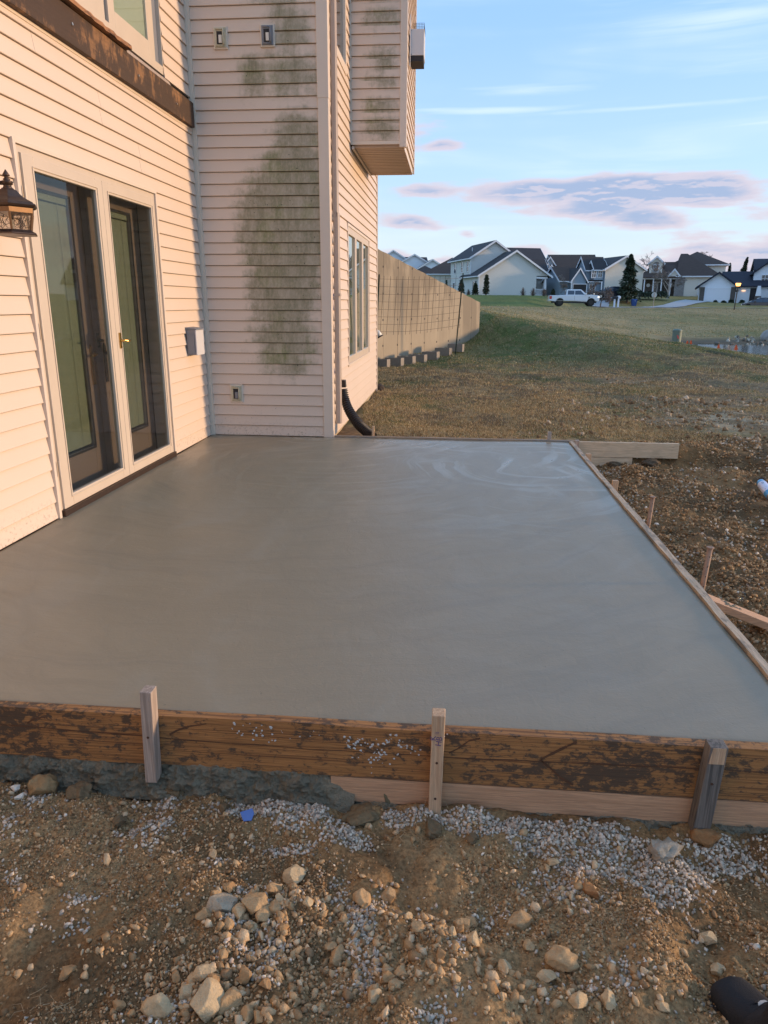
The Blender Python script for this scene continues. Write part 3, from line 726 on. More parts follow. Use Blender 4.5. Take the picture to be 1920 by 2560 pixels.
# hardware
def lever(y, z, x, mat, name, flip=1, h=.11):
    m = MB(); m.prism([(y-.014, z-h/2), (y+.014, z-h/2), (y+.016, z), (y+.014, z+h/2), (y-.014, z+h/2), (y-.016, z)], 'x', x, x+.007)
    m.tube([(x+.005, y, z), (x+.035, y, z), (x+.046, y+.02*flip, z-.002), (x+.046, y+.06*flip, z-.004), (x+.040, y+.085*flip, z)], [.009, .008, .0085, .007, .005], 8)
    m.tube([(x, y, z-h*.38), (x+.012, y, z-h*.38)], .006, 8); m.tube([(x, y, z+h*.38), (x+.012, y, z+h*.38)], .006, 8)
    m.build(name, mat, pd, smooth=False)
lever(-1.935, 1.02, .031, MT['brass'], 'door_handle', 1)
lever(-2.105, 1.03, -.05, MT['black_metal'], 'closer_handle', -1, .10)
def longplate(y, x, mat):
    m = MB(); m.prism([(y-.018, .72), (y+.018, .72), (y+.020, .80), (y+.018, .98), (y, 1.0), (y-.018, .98), (y-.020, .8)], 'x', x, x+.008)
    m.tube([(x, y, .93), (x+.045, y, .93), (x+.05, y-.07, .925)], [.009, .009, .006], 8)
    m.build('lock_plate', mat, pd)
longplate(-2.09, -.122, MT['brass']); longplate(-1.885, -.122, MT['black_metal'])
for i, (y, zz) in enumerate([(DY0+.022, 1.86), (DY0+.022, 1.12), (DY0+.022, .30), (DY1-.022, 1.86), (DY1-.022, 1.6), (DY1-.022, 1.12), (DY1-.022, .30)]):
    MB().tube([(.036, y, zz-.045), (.036, y, zz+.045)], .007, 8).build('hinge', MT['door_frame_paint'], pd)
# ---- upper patio door above the ledger
ud = MB()
UY0, UY1, UZ0, UZ1 = -2.62, -.66, 3.052, 5.15
ud.box(-.06, .022, UY0, UY1, UZ0, UZ0+.060).box(-.06, .022, UY1-.010, UY1, UZ0, UZ1).box(-.06, .022, UY0, UY0+.03, UZ0, UZ1).box(-.06, .022, UY0, UY1, UZ1, UZ1+.05)
upd = ud.build('upper_door_frame', MT['door_frame_paint'], house)
MB().box(-.055, -.008, -.80, UY1-.010, UZ0+.06, UZ1).build('screen_track', MT['grey_plastic'], upd)
MB().box(-.040, .015, -1.60, -1.50, UZ0+.06, UZ1).box(-.040, .015, -.925, -.80, UZ0+.06, UZ1).box(-.040, .015, -1.50, -.925, UZ0+.06, 3.222).box(-.040, .004, -1.5, -.925, 5.05, UZ1).build('sliding_sash', MT['door_frame_paint'], upd, bevel=.003)
MB().box(.004, .007, -1.50, -.925, 3.222, 5.05).build('glass_pane', MT['window_glass'], upd)
MB().box(-.010, -.006, -1.50, -.925, 3.20, 5.07).build('blind', MT['upper_blind'], upd)
MB().box(-.055, -.045, -1.615, -1.602, UZ0+.06, UZ1).box(-.05, -.004, UY0+.03, -1.62, UZ0+.06, UZ1).build('fixed_panel', MT['door_frame_paint'], upd)
# ---- lower side window (three sashes), plane x = 1.241
wf = MB(); xo = 1.2405
wf.box(xo-.02, xo+.020, W1-.032, W1, WZ0-.03, WZ1+.03).box(xo-.02, xo+.020, W2, W2+.032, WZ0-.03, WZ1+.03).box(xo-.02, xo+.020, W1, W2, WZ1, WZ1+.03).box(xo-.02, xo+.020, W1, W2, WZ0-.03, WZ0)
sw = wf.build('side_window', TR, house)
sash = [(W1+.002, 1.890), (1.892, 2.565), (2.567, W2-.002)]
for a, b in sash:
    m = MB(); m.box(xo-.02, xo+.012, a, a+.065, WZ0, WZ1).box(xo-.02, xo+.012, b-.065, b, WZ0, WZ1).box(xo-.02, xo+.012, a+.065, b-.065, WZ0, WZ0+.075).box(xo-.02, xo+.012, a+.065, b-.065, WZ1-.075, WZ1)
    m.build('sash', MT['door_frame_paint'], sw, bevel=.003)
    MB().box(xo-.012, xo-.008, a+.065, b-.065, WZ0+.075, WZ1-.075).build('glass_pane', MT['mirror_glass'], sw)
    m = MB(); m.box(xo-.011, xo-.0095, a+.05, b-.05, WZ0+.06, WZ1-.06); m.build('blind', MT['blind'], sw)
# ---- upper side window (single)
m = MB(); m.box(xo-.02, xo+.020, .42, .47, 3.52, 5.1).box(xo-.02, xo+.020, 1.13, 1.19, 3.52, 5.1).box(xo-.02, xo+.020, .47, 1.13, 3.52, 3.60)
uw = m.build('upper_side_window', TR, house)
MB().box(xo-.012, xo-.008, .47, 1.13, 3.60, 5.1).build('glass_pane', MT['mirror_glass'], uw)
# ---- cantilevered bay
BX, BY0, BY1, BZ = 1.241+.606, 1.505, 3.221, 2.941
MB().box(1.2415, BX-.02, BY0+.02, BY1-.02, BZ+.02, ZTOP).build('bay_core', MT['dark_recess'], house)
for i in range(14):
    z = BZ+.035+i*2*LAP
    me = panel(BX-.055-1.241-.028, 2, 'vinyl_siding_bay'); o = bpy.data.objects.new('siding_panel', me); COL.objects.link(o); o.parent = house; o.location = (1.241+.028, BY0+.012, z)
    me = panel(BY1-BY0-.10, 2, 'vinyl_siding'); o = bpy.data.objects.new('siding_panel', me); COL.objects.link(o); o.parent = house; o.location = (BX-.010, BY0+.05, z); o.rotation_euler = (0, 0, math.pi/2)
MB().box(1.2415, 1.268, BY0-.010, BY0+.012, BZ+.0, ZTOP).build('bay_inside_trim', TP, house)
MB().box(BX-.062, BX+.012, BY0-.012, BY0+.012, BZ-.03, ZTOP).box(BX-.010, BX+.012, BY0+.0125, BY0+.06, BZ-.03, ZTOP).build('bay_corner_trim', TR, house, bevel=.003)
MB().box(BX-.010, BX+.012, BY1-.05, BY1+.01, BZ-.03, ZTOP).build('bay_corner_trim', TR, house)
MB().box(1.268, BX-.062, BY0-.006, BY0+.012, BZ+.0, BZ+.034).build('bay_starter_trim', TP, house)
# vented soffit: one ridge per panel groove
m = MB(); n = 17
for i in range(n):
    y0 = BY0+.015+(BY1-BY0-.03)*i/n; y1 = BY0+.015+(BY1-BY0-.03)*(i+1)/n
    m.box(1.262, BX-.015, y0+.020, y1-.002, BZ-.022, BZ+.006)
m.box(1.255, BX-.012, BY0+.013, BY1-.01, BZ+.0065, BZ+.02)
m.build('bay_soffit', MT['soffit_vinyl_shaded'], house)
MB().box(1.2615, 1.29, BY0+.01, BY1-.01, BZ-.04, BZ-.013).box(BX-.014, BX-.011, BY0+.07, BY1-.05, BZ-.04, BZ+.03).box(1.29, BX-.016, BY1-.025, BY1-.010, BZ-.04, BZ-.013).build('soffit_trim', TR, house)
# ---- downspout
def spout(z0, z1, gx, name, flare=0):
    m = MB(); x0, x1, y0, y1 = 1.263+gx, 1.318+gx, .098, .170
    c = .009; poly = [(x0, y0+c), (x0+c, y0), (x1-c, y0), (x1, y0+c), (x1, y1-c), (x1-c, y1), (x0+c, y1), (x0, y1-c)]
    m.prism(poly, 'z', z0, z1)
    for xx in (x0+.018, x0+.032): m.box(xx-.0035, xx+.0035, y0-.0025, y0+.001, z0+.005, z1-.01)
    return m.build(name, MT['downspout_paint'], house)
spout(.115, 2.10, .006, 'downspout'); spout(2.06, ZTOP, .0, 'downspout')
MB().box(1.262, 1.328, .092, .176, 1.35, 1.375).build('downspout_strap', MT['downspout_paint'], house)
MB().box(1.2455, 1.2625, .0835, .0915, 1.22, 1.42).box(1.2455, 1.2625, .0835, .0915, .60, .66).build('blue_masking_tape', MT['blue_tape'], house)

# ---------------------------------------------------------------- things fixed on the house
# ledger board left from a removed deck
lb = thing('ledger_board', 'weathered dark brown ledger board bolted across the wall above the patio door', 'board', (0, -3, 2.788))
m = MB(); m.box(.018, .058, -6.5, -.085, 2.79, 2.99)
m.build('plank', MT['wood_ledger'], lb, bevel=.004)
m = MB(); rr = random.Random(4)
ysq = [-6.5+i*.055 for i in range(93)]; pts = []
for i, y in enumerate(ysq):
    if y > -1.44: break
    pts.append((y, .092+rr.uniform(-.006, .004), 3.028+rr.uniform(-.003, .003)))
vs = []; fs = []
for y, xo_, zt in pts: vs += [(.018, y, 2.998), (xo_, y, zt-.026), (xo_-.002, y, zt), (.018, y, zt+.012)]
for i in range(len(pts)-1):
    for k in range(4): fs.append((i*4+k, i*4+(k+1) % 4, (i+1)*4+(k+1) % 4, (i+1)*4+k))
fs += [(0, 1, 2, 3), tuple(len(vs)-4+k for k in (3, 2, 1, 0))]
m.add(vs, fs).build('cap_strip', MT['wood_cap'], lb)
MB().prism([(.018, 2.992), (.052, 2.992), (.040, 3.022), (.018, 3.03)], 'y', -1.43, -.60).build('cap_stub', MT['wood_weathered_z'], lb)
MB().box(.0, .020, -6.4, -.06, 2.772, 2.7895).build('flashing', TR, lb)
for y, zz in ((-2.24, 2.905), (-1.28, 2.885), (-.52, 2.88), (-3.1, 2.91)):
    MB().tube([(.058, y, zz), (.066, y, zz)], .009, 8).build('bolt_head', MT['steel'], lb)

# outlets with flip covers
def outlet(cx, cz, mat, lid, label):
    t_ = thing('outlet_box', label, 'outlet', (cx, -.018, cz-.075), group=None)
    w_, h_ = .063, .088
    MB().box(cx-w_, cx+w_, -.026, -.004, cz-h_, cz+h_).build('mounting_block', MT['vinyl_trim_pale'], t_, bevel=.004)
    MB().box(cx-w_+.012, cx+w_-.012, -.034, -.026, cz-h_+.012, cz+h_-.012).build('face_plate', mat, t_, bevel=.003)
    m = MB(); m.box(cx-.030, cx+.018, -.038, -.034, cz-.052, cz+.046); m.build('recess', MT['far_dark'], t_)
    m = MB(); m.box(cx-.010, cx+.018, -.050, -.038, cz-.046, cz+.016)
    m.build('receptacle', MT['white_plastic'] if lid == 0 else MT['grey_plastic'], t_, bevel=.002)
    m = MB(); m.tube([(cx+.030, -.040, cz-.062), (cx+.036, -.062, cz-.050), (cx+.036, -.064, cz+.045), (cx+.030, -.040, cz+.060)], .0075, 8)
    m.tube([(cx-.036, -.038, cz+.062), (cx+.032, -.040, cz+.064)], .006, 8); m.tube([(cx-.036, -.038, cz-.064), (cx+.032, -.040, cz-.066)], .006, 8)
    m.build('flip_cover', mat, t_, smooth=True)
outlet(.317, 3.510, MT['old_plastic'], 0, 'left of the two upper outlets, its yellowed cover flipped open')
outlet(.736, 3.518, MT['grey_plastic'], 0, 'right of the two upper outlets with a grey cover, above the mildew')
outlet(.295, .418, MT['old_plastic'], 1, 'low outdoor outlet with cloudy cover just above the patio')
# grey disconnect box
bx = thing('disconnect_box', 'grey metal electrical box on the lit wall near the inner corner', 'electrical box', (.06, -.30, .81))
BXA, BXB = -.560, -.366
m = MB(); m.box(.018, .100, BXA, BXB, .825, 1.052); m.build('body', MT['grey_plastic'], bx, bevel=.004)
MB().box(.1005, .112, BXA-.003, BXB+.003, .822, 1.045).build('cover', MT['white_metal'], bx, bevel=.003)  # paler than the body: the lit front is put into its colour
MB().hexa([(.018, BXA-.006, 1.053), (.118, BXA-.006, 1.047), (.118, BXB+.006, 1.047), (.018, BXB+.006, 1.053), (.018, BXA-.006, 1.070), (.112, BXA-.006, 1.058), (.112, BXB+.006, 1.058), (.018, BXB+.006, 1.070)]).build('rain_hood', MT['grey_plastic'], bx, bevel=.002)
MB().box(.03, .090, BXA-.004, BXA-.001, .84, 1.005).build('side_plate', MT['grey_plastic'], bx)
# vent hood on the bay
vh = thing('vent_hood', 'small white metal vent hood with wire cage high on the bay', 'vent', (BX, 2.0, 3.95))
VY0, VY1, VZ0, VZ1 = 1.96, 2.26, 3.915, 4.17
MB().box(BX+.012, BX+.165, VY0, VY1, VZ0, VZ1).build('hood', MT['white_metal'], vh, bevel=.004)
MB().box(BX+.014, BX+.158, VY0+.005, VY1-.005, VZ0-.055, VZ0-.001).build('damper', MT['far_dark'], vh)
m = MB(); r_ = .0012
for i in range(8): m.box(BX+.045+i*.017-r_, BX+.045+i*.017+r_, VY0+.004, VY0+.0065, VZ1, VZ1+.058)
for k in range(4): m.box(BX+.045, BX+.165, VY0+.0066, VY0+.009, VZ1+.010+k*.015-r_, VZ1+.010+k*.015+r_)
for i in range(14): m.box(BX+.162, BX+.1645, VY0+.012+i*.02-r_, VY0+.012+i*.02+r_, VZ1, VZ1+.058)
m.build('wire_cage', MT['wire'], vh)
MB().box(BX+.0125, BX+.018, VY0-.06, VY0-.002, VZ0-.12, VZ1+.12).build('flange', MT['white_metal'], vh)
for zz in (VZ0+.012, VZ1-.014): MB().tube([(BX+.026, VY0-.004, zz), (BX+.026, VY0+.002, zz)], .0035, 6).build('screw', MT['far_dark'], vh)

# wall lantern, hanging from an arm; only its right half is inside the photo
LX, LY = .19, -3.52
ln = thing('wall_lantern', 'antique bronze hexagonal wall lantern with leaded glass beside the patio door', 'lantern', (LX, LY, 1.66))
WO[ln.name] = (.17, -3.33, 1.61); ln.location = (.17, -3.33, 1.61)
LX, LY = .17, -3.33
def ngon_ring(r, z, n=6, ph=0): return [(LX+r*math.cos(ph+2*math.pi*i/n), LY+r*math.sin(ph+2*math.pi*i/n), z) for i in range(n)]
def loft(rings, n, closed=True):
    vs = [p for r in rings for p in r]; fs = []
    for i in range(len(rings)-1):
        for k in range(n): fs.append((i*n+k, i*n+(k+1) % n, (i+1)*n+(k+1) % n, (i+1)*n+k))
    if closed: fs += [tuple(range(n))[::-1], tuple(range((len(rings)-1)*n, len(rings)*n))]
    return vs, fs
PH = math.radians(-62)
prof = [(.118, 1.738), (.132, 1.743), (.140, 1.752), (.136, 1.757), (.128, 1.760), (.124, 1.766), (.100, 1.778), (.078, 1.790), (.060, 1.806), (.046, 1.822), (.034, 1.827), (.030, 1.832)]
m = MB(); m.add(*loft([ngon_ring(r, z, 6, PH) for r, z in prof], 6)); m.build('roof_cap', MT['bronze'], ln)
prof = [(.028, 1.83), (.020, 1.838), (.018, 1.846), (.026, 1.850), (.026, 1.856), (.030, 1.860), (.026, 1.866), (.014, 1.869), (.018, 1.874), (.011, 1.880), (.008, 1.886), (.017, 1.890), (.018, 1.893), (.006, 1.912), (.001, 1.920)]
m = MB(); m.add(*loft([ngon_ring(r, z, 12, 0) for r, z in prof], 12)); m.build('finial', MT['bronze'], ln, smooth=True)
m = MB(); m.tube([(.022, LY, 1.855), (.09, LY, 1.862), (LX-.02, LY, 1.857)], [.012, .010, .010], 8); m.tube([(.022, LY, 1.78), (.05, LY, 1.80), (.10, LY, 1.845)], [.008, .008, .006], 8); m.build('arm', MT['bronze'], ln, smooth=True)
m = MB(); m.prism([(LY-.05, 1.70), (LY+.05, 1.70), (LY+.055, 1.80), (LY+.04, 1.92), (LY, 1.95), (LY-.04, 1.92), (LY-.055, 1.80)], 'x', .017, .03); m.build('backplate', MT['bronze'], ln)
m = MB(); m.add(*loft([ngon_ring(.118, 1.715, 6, PH), ngon_ring(.121, 1.7375, 6, PH)], 6)); m.build('top_band', MT['bronze_sunlit'], ln)
m = MB(); m.add(*loft([ngon_ring(.118, 1.612, 6, PH), ngon_ring(.126, 1.615, 6, PH), ngon_ring(.124, 1.620, 6, PH), ngon_ring(.104, 1.630, 6, PH), ngon_ring(.098, 1.636, 6, PH)], 6)); m.build('base_tray', MT['bronze'], ln)
for i in range(6):
    a = PH+2*math.pi*i/6; m = MB(); m.tube([(LX+.096*math.cos(a), LY+.096*math.sin(a), 1.635), (LX+.113*math.cos(a), LY+.113*math.sin(a), 1.7155)], .0058, 4); m.build('corner_post', MT['bronze_sunlit'], ln)
    b = a+2*math.pi/6; p0 = np.array([LX+.093*math.cos(a), LY+.093*math.sin(a), 1.637]); p1 = np.array([LX+.093*math.cos(b), LY+.093*math.sin(b), 1.637])
    q0 = np.array([LX+.110*math.cos(a), LY+.110*math.sin(a), 1.714]); q1 = np.array([LX+.110*math.cos(b), LY+.110*math.sin(b), 1.714])
    m = MB(); m.add([p0, p1, q1, q0], [(0, 1, 2, 3)]); m.build('glass_pane', MT['lantern_glass'], ln)
    def S(u, v):
        p = (p0*(1-u)+p1*u)*(1-v)+(q0*(1-u)+q1*u)*v; nrm = np.array([math.cos((a+b)/2), math.sin((a+b)/2), 0]); return tuple(p+nrm*.0015)
    m = MB()
    for pl in ([(.5, .98), (.70, .80), (.5, .60), (.30, .80), (.5, .98)], [(.5, .40), (.68, .22), (.5, .02), (.32, .22), (.5, .40)], [(.70, .80), (.92, .72), (.80, .50), (.92, .30), (.68, .22)],
               [(.30, .80), (.08, .72), (.20, .50), (.08, .30), (.32, .22)], [(.5, .60), (.5, .40)], [(.70, .80), (.58, .50), (.68, .22)], [(.30, .80), (.42, .50), (.32, .22)]):
        m.tube([S(*q) for q in pl], .0014, 4)
    m.build('leading', MT['leading'], ln)
MB().cyl((LX, LY, 1.636), .009, .05, 10).build('candle_sleeve', MT['white_plastic'], ln)
# ---------------------------------------------------------------- patio slab and its wooden forms
gx = np.linspace(.022, 3.575, 150); gy = np.linspace(-5.043, -.026, 200)
GX, GY = np.meshgrid(gx, gy, indexing='ij')
edge = np.minimum(np.minimum(3.575-GX, GY+5.043), -.0+9)
GZ = (fbm(GX*1.2, GY*1.2, 3, .5, 3)-.5)*.010+(fbm(GX*6, GY*3, 3, .5, 7)-.5)*.0024-.004
GZ = np.where(edge < .03, GZ-.002*(1-edge/.03), GZ)
nx_, ny_ = GX.shape; I = np.arange(nx_*ny_).reshape(nx_, ny_)
V = np.stack([GX, GY, GZ], -1).reshape(-1, 3)
Fq = np.stack([I[:-1, :-1], I[1:, :-1], I[1:, 1:], I[:-1, 1:]], -1).reshape(-1, 4).tolist()
# skirt
loop = list(I[:, 0])+list(I[-1, 1:])+list(I[:-1, -1][::-1])+list(I[0, 1:-1][::-1])
base = len(V); V = np.vstack([V, np.array([[V[i][0], V[i][1], -.2] for i in loop])])
for k in range(len(loop)): a, b = loop[k], loop[(k+1) % len(loop)]; Fq.append([a, base+k, base+(k+1) % len(loop), b])
o = mesh_np('patio_slab', V, np.array(Fq), MT['wet_concrete'], smooth=False, base=(1.8, -2.5, -.2), label='freshly poured wet grey concrete patio slab inside its wooden forms', cat='patio')
o.data.polygons.foreach_set('use_smooth', [i < (nx_-1)*(ny_-1) for i in range(len(o.data.polygons))])
rr = random.Random(11)
def rough_board(name, x0, x1, y0, y1, z0, z1, axis, mat, amp=.003, n=60, jag=0, base=None, **k):
    """a plank with slightly uneven long edges; axis is its length"""
    vs = []; fs = []; ph = rr.random()*9
    for i in range(n+1):
        f = i/n; q = lambda s: (vnoise(np.array([f*14+s+ph]), np.array([s*3.1]))[0]-.5)*2*amp
        if axis == 'x':
            X_ = x0+(x1-x0)*f; c = [(X_, y0+q(0)*.4, z0+q(1)), (X_, y1+q(2)*.4, z0+q(1)), (X_, y1+q(2)*.4, z1+q(3)), (X_, y0+q(0)*.4, z1+q(4))]
        else:
            Y_ = y0+(y1-y0)*f; c = [(x0+q(0)*.8, Y_, z0), (x1+q(2)*.8, Y_, z0), (x1+q(2)*.8, Y_, z1+q(3)*.6), (x0+q(0)*.8, Y_, z1+q(4)*.6)]
        vs += c
    for i in range(n):
        for j in range(4): fs.append((i*4+j, i*4+(j+1) % 4, (i+1)*4+(j+1) % 4, (i+1)*4+j))
    fs += [(0, 1, 2, 3), (n*4+3, n*4+2, n*4+1, n*4)]
    m = MB(); m.add(vs, fs); return m.build(name, mat, label=k.get('label'), cat=k.get('cat'), group=k.get('group'), parent=k.get('parent'))
ff = thing('form_board', 'long dark brown stained form board across the front of the wet slab', 'board', (2.2, -5.065, -.18))
rough_board('plank', -.30, 4.20, -5.083, -5.045, -.178, .006, 'x', MT['wood_form_brown'], .003, 110, parent=ff)
# check line and knots: dark cracks with real depth on the face
m = MB()
def crack(pts, w_):
    for (a, b) in zip(pts[:-1], pts[1:]):
        d = np.array(b)-np.array(a); nrm = np.array([-d[1], d[0]])/np.linalg.norm(d)
        wa = w_*rr.uniform(.6, 1.1); wb = w_*rr.uniform(.3, .9); q = [np.array(a)+nrm*wa*.8, np.array(a)-nrm*wa*.8, np.array(b)-nrm*wb, np.array(b)+nrm*wb]
        m.prism([tuple(k_) for k_ in q], 'y', -5.0842, -5.083)
xs_ = np.arange(.75, 4.1, .09); crack([(x, -.075+.010*math.sin(x*2.3)+rr.uniform(-.002, .002)-.006*(x-2)) for x in xs_], .0024)
crack([(2.83, -.004), (2.80, -.022), (2.755, -.052), (2.725, -.073), (2.735, -.085), (2.765, -.110), (2.79, -.135), (2.83, -.158)], .0050)
crack([(2.44, -.070), (2.47, -.050), (2.50, -.022), (2.535, -.010)], .0042)
crack([(1.535, -.062), (1.56, -.045), (1.60, -.028), (1.66, -.014)], .0045)
crack([(1.05, -.050), (1.08, -.030), (1.12, -.022)], .005)
wood('wood_crack', (.13, .055, .022), (.05, .02, .01), 0)
m.build('knot_and_crack', MT['wood_crack'], ff)
# spatters of dry concrete on the face
m = MB()
def blob(mb, c, r, sq=.5, n=6):
    vs = []; 
    for i in range(n):
        a = 2*math.pi*i/n; k = r*rr.uniform(.6, 1.25); vs.append((c[0]+k*math.cos(a), c[1], c[2]+k*math.sin(a)))
    vs.append((c[0], c[1]-r*sq, c[2])); mb.add(vs, [(i, (i+1) % n, n) for i in range(n)])
for cx, cz, sx, sz, n in ((1.83, -.030, .055, .018, 26), (1.87, -.05, .03, .02, 6), (2.14, -.055, .018, .018, 16), (2.20, -.075, .028, .030, 34), (2.28, -.060, .040, .020, 30), (2.21, -.105, .010, .016, 8), (2.0, -.03, .02, .01, 4), (2.43, -.0, .006, .006, 2)):
    for i in range(n): blob(m, (cx+rr.gauss(0, sx), -5.0838, max(-.16, min(-.002, cz+rr.gauss(0, sz)))), rr.uniform(.0015, .0052))
m.build('concrete_spatter', MT['pumice'], ff, kind='stuff')
rough_board('form_board', 2.062, 4.4, -5.082, -5.044, -.272, -.183, 'x', MT['wood_pale_x'], .0015, 60, label='pale pink two-by-four form board under the dark front form board', cat='board')
rough_board('form_board', 3.580, 3.618, -5.06, -2.462, -.18, .010, 'y', MT['wood_strip_y'], .004, 90, label='near length of the pale form board along the right side of the slab', cat='board')
rough_board('form_board', 3.577, 3.615, -2.458, -.03, -.18, .008, 'y', MT['wood_strip_y'], .003, 70, label='far length of the pale form board along the right side of the slab', cat='board')
rough_board('form_board', 1.27, 3.66, -.020, .010, -.14, .012, 'x', MT['wood_strip_x'], .002, 60, label='thin form board along the back edge of the slab beside the grass', cat='board')
rough_board('extension_board', 3.662, 4.622, -.012, .026, -.145, .0, 'x', MT['wood_dirty_x'], .0015, 30, label='pale board sticking out from the back right slab corner, the upper one', cat='board')
rough_board('extension_board', 3.662, 4.195, -.016, .022, -.240, -.150, 'x', MT['wood_dirty_x'], .0015, 24, label='shorter pale board under the one sticking out from the slab corner', cat='board')

# stakes
def stake(name, x, y, z0, z1, wx, wy, mat, label, lean=(0, 0), bevel=.0025, chip=False, screws=(), taper=.0):
    t_ = thing(name, label, 'stake', (x, y, z0), group='wooden stakes holding the forms')
    h = z1-z0; P_ = []
    for zz, k in ((z0, 1-taper), (z1, 1)):
        ox = lean[0]*(zz-z0); oy = lean[1]*(zz-z0)
        P_ += [(x-wx/2*k+ox, y-wy/2*k+oy, zz), (x+wx/2*k+ox, y-wy/2*k+oy, zz), (x+wx/2*k+ox, y+wy/2*k+oy, zz), (x-wx/2*k+ox, y+wy/2*k+oy, zz)]
    MB().hexa(P_).build('post', mat, t_, bevel=bevel)
    for zz in screws:
        ox = lean[0]*(zz-z0); MB().tube([(x+ox, y-wy/2-.0015, zz), (x+ox, y-wy/2+.004, zz)], .0042, 8).build('screw', MT['rust_steel'], t_)
    return t_
stake('stake', 1.478, -5.108, -.215, .116, .038, .046, MT['wood_weathered_z'], 'weathered grey stake nearest the left end of the front form', lean=(.03, 0), screws=(-.045,))
s2 = stake('stake', 2.400, -5.108, -.300, .090, .040, .046, MT['wood_pale_z'], 'pale stake with purple pencil marks in the middle of the front form', lean=(.012, 0), screws=(-.075, -.205))
s3 = stake('stake', 3.214, -5.108, -.300, .034, .052, .048, MT['wood_dark_z'], 'dark weathered stake with a chipped pale top near the right end of the front form', lean=(.055, 0), screws=(-.09,))
MB().hexa([(3.207, -5.1345, -.020), (3.250, -5.1345, -.020), (3.252, -5.1326, .033), (3.214, -5.1326, .033), (3.207, -5.131, -.020), (3.250, -5.131, -.020), (3.252, -5.131, .033), (3.214, -5.131, .033)]).build('chipped_face', MT['wood_pale_z'], s3)
# writing on the middle stake
plain('purple_ink', (.12, .07, .16), .7)
for body, x, z, s, rot in (('K', 2.386, .012, .026, 1.57), ('HB', 2.404, .002, .026, 1.45), ('137', 2.396, .030, .010, .1)):
    cu = bpy.data.curves.new('t', 'FONT'); cu.body = body; cu.size = s; cu.extrude = .0004; cu.align_x = 'CENTER'; cu.align_y = 'CENTER'
    tmp = bpy.data.objects.new('t', cu); COL.objects.link(tmp); tmp.matrix_world = Matrix.Translation((x+.004, -5.1315, z)) @ Matrix.Rotation(math.pi/2, 4, 'X') @ Matrix.Rotation(rot, 4, 'Z')
    bpy.context.view_layer.update(); dg = bpy.context.evaluated_depsgraph_get(); me = bpy.data.meshes.new_from_object(tmp.evaluated_get(dg)); me.transform(tmp.matrix_world)
    me.transform(Matrix.Translation(-Vector(WO[s2.name]))); me.materials.clear(); me.materials.append(MT['purple_ink'])
    o = bpy.data.objects.new('pencil_mark', me); COL.objects.link(o); o.parent = s2; WO[o.name] = WO[s2.name]; bpy.data.objects.remove(tmp)
stake('stake', 3.389, .035, -.12, .085, .040, .030, MT['wood_weathered_z'], 'short grey stake behind the back edge of the slab near its corner', lean=(.02, 0))
stake('stake', 1.655, .035, -.12, .105, .022, .030, MT['wood_pale_z'], 'thin pale stake at the end of the black corrugated pipe')
stake('stake', 3.642, -.085, -.22, .030, .040, .040, MT['wood_weathered_z'], 'grey stake at the back right corner where the boards stick out', lean=(.0, .0))
stake('stake', 3.642, -.700, -.24, .022, .042, .036, MT['wood_pale_z'], 'low pale stake on the right side, just in front of the boards sticking out')
stake('stake', 3.642, -1.740, -.26, .034, .042, .036, MT['wood_pale_z'], 'low pale stake on the right side, nearer than the boards sticking out', lean=(.03, 0))
def nail_stake(x, y, z0, z1, lean, label):
    t_ = thing('nail_stake', label, 'stake', (x, y, z0), group='round steel form stakes on the right side')
    p0 = np.array([x, y, z0]); p1 = np.array([x+lean*(z1-z0), y, z1])
    MB().tube([p0, p1], .0125, 10).build('rod', MT['rusty_stake'], t_, smooth=True)
    MB().tube([p1-(0, 0, .001), p1+(0, 0, .005)], .0175, 12).build('head', MT['rusty_stake'], t_)
    m = MB()
    for k in range(6):
        q = p0+(p1-p0)*(.36+.11*k); m.tube([q+(0, -.0130, 0), q+(0, -.009, 0)], .0028, 6)
    m.build('nail_holes', MT['far_dark'], t_)
plain('rusty_stake', (.30, .185, .125), .7, .1, var=.35, sc_=40, bump=.3)
nail_stake(3.640, -2.690, -.26, .158, .05, 'farther round steel stake with nail holes beside the right form')
nail_stake(3.640, -3.690, -.28, .176, .055, 'nearer round steel stake with nail holes by the diagonal brace')
# diagonal brace
bz = thing('brace_board', 'pale kicker board lying on the dirt against the right form, with a concrete dab', 'board', (3.78, -3.7, -.2))
a0, a1 = np.array([3.624, -3.640, -.060]), np.array([3.968, -3.665, -.185]); d = (a1-a0)/np.linalg.norm(a1-a0); sidev = np.cross(d, [0, 0, 1]); sidev /= np.linalg.norm(sidev); upv = np.cross(sidev, d)
def BR(s, t_, u): return a0+d*s+sidev*t_+upv*u
Lb = .42
m = MB(); m.hexa([BR(0, -.045, -.036), BR(Lb, -.045, -.036), BR(Lb, .045, -.036), BR(.0, .045, -.036), BR(0, -.045, 0), BR(Lb, -.045, 0), BR(Lb, .045, 0), BR(.0, .045, 0)])
m.v = [tuple(p) for p in m.v]
m.build('plank', MT['wood_pale_x'], bz, bevel=.002)
m = MB()
for i in range(16):
    c = BR(.20+rr.gauss(0, .035), rr.gauss(0, .013), .001); r = rr.uniform(.005, .012)
    m.add([tuple(c+d*r*math.cos(a)+sidev*r*math.sin(a)) for a in np.linspace(0, 5.2, 6)]+[tuple(c+upv*r*.6)], [(k, (k+1) % 6, 6) for k in range(6)])
m.build('concrete_dab', MT['spilled_concrete'], bz)

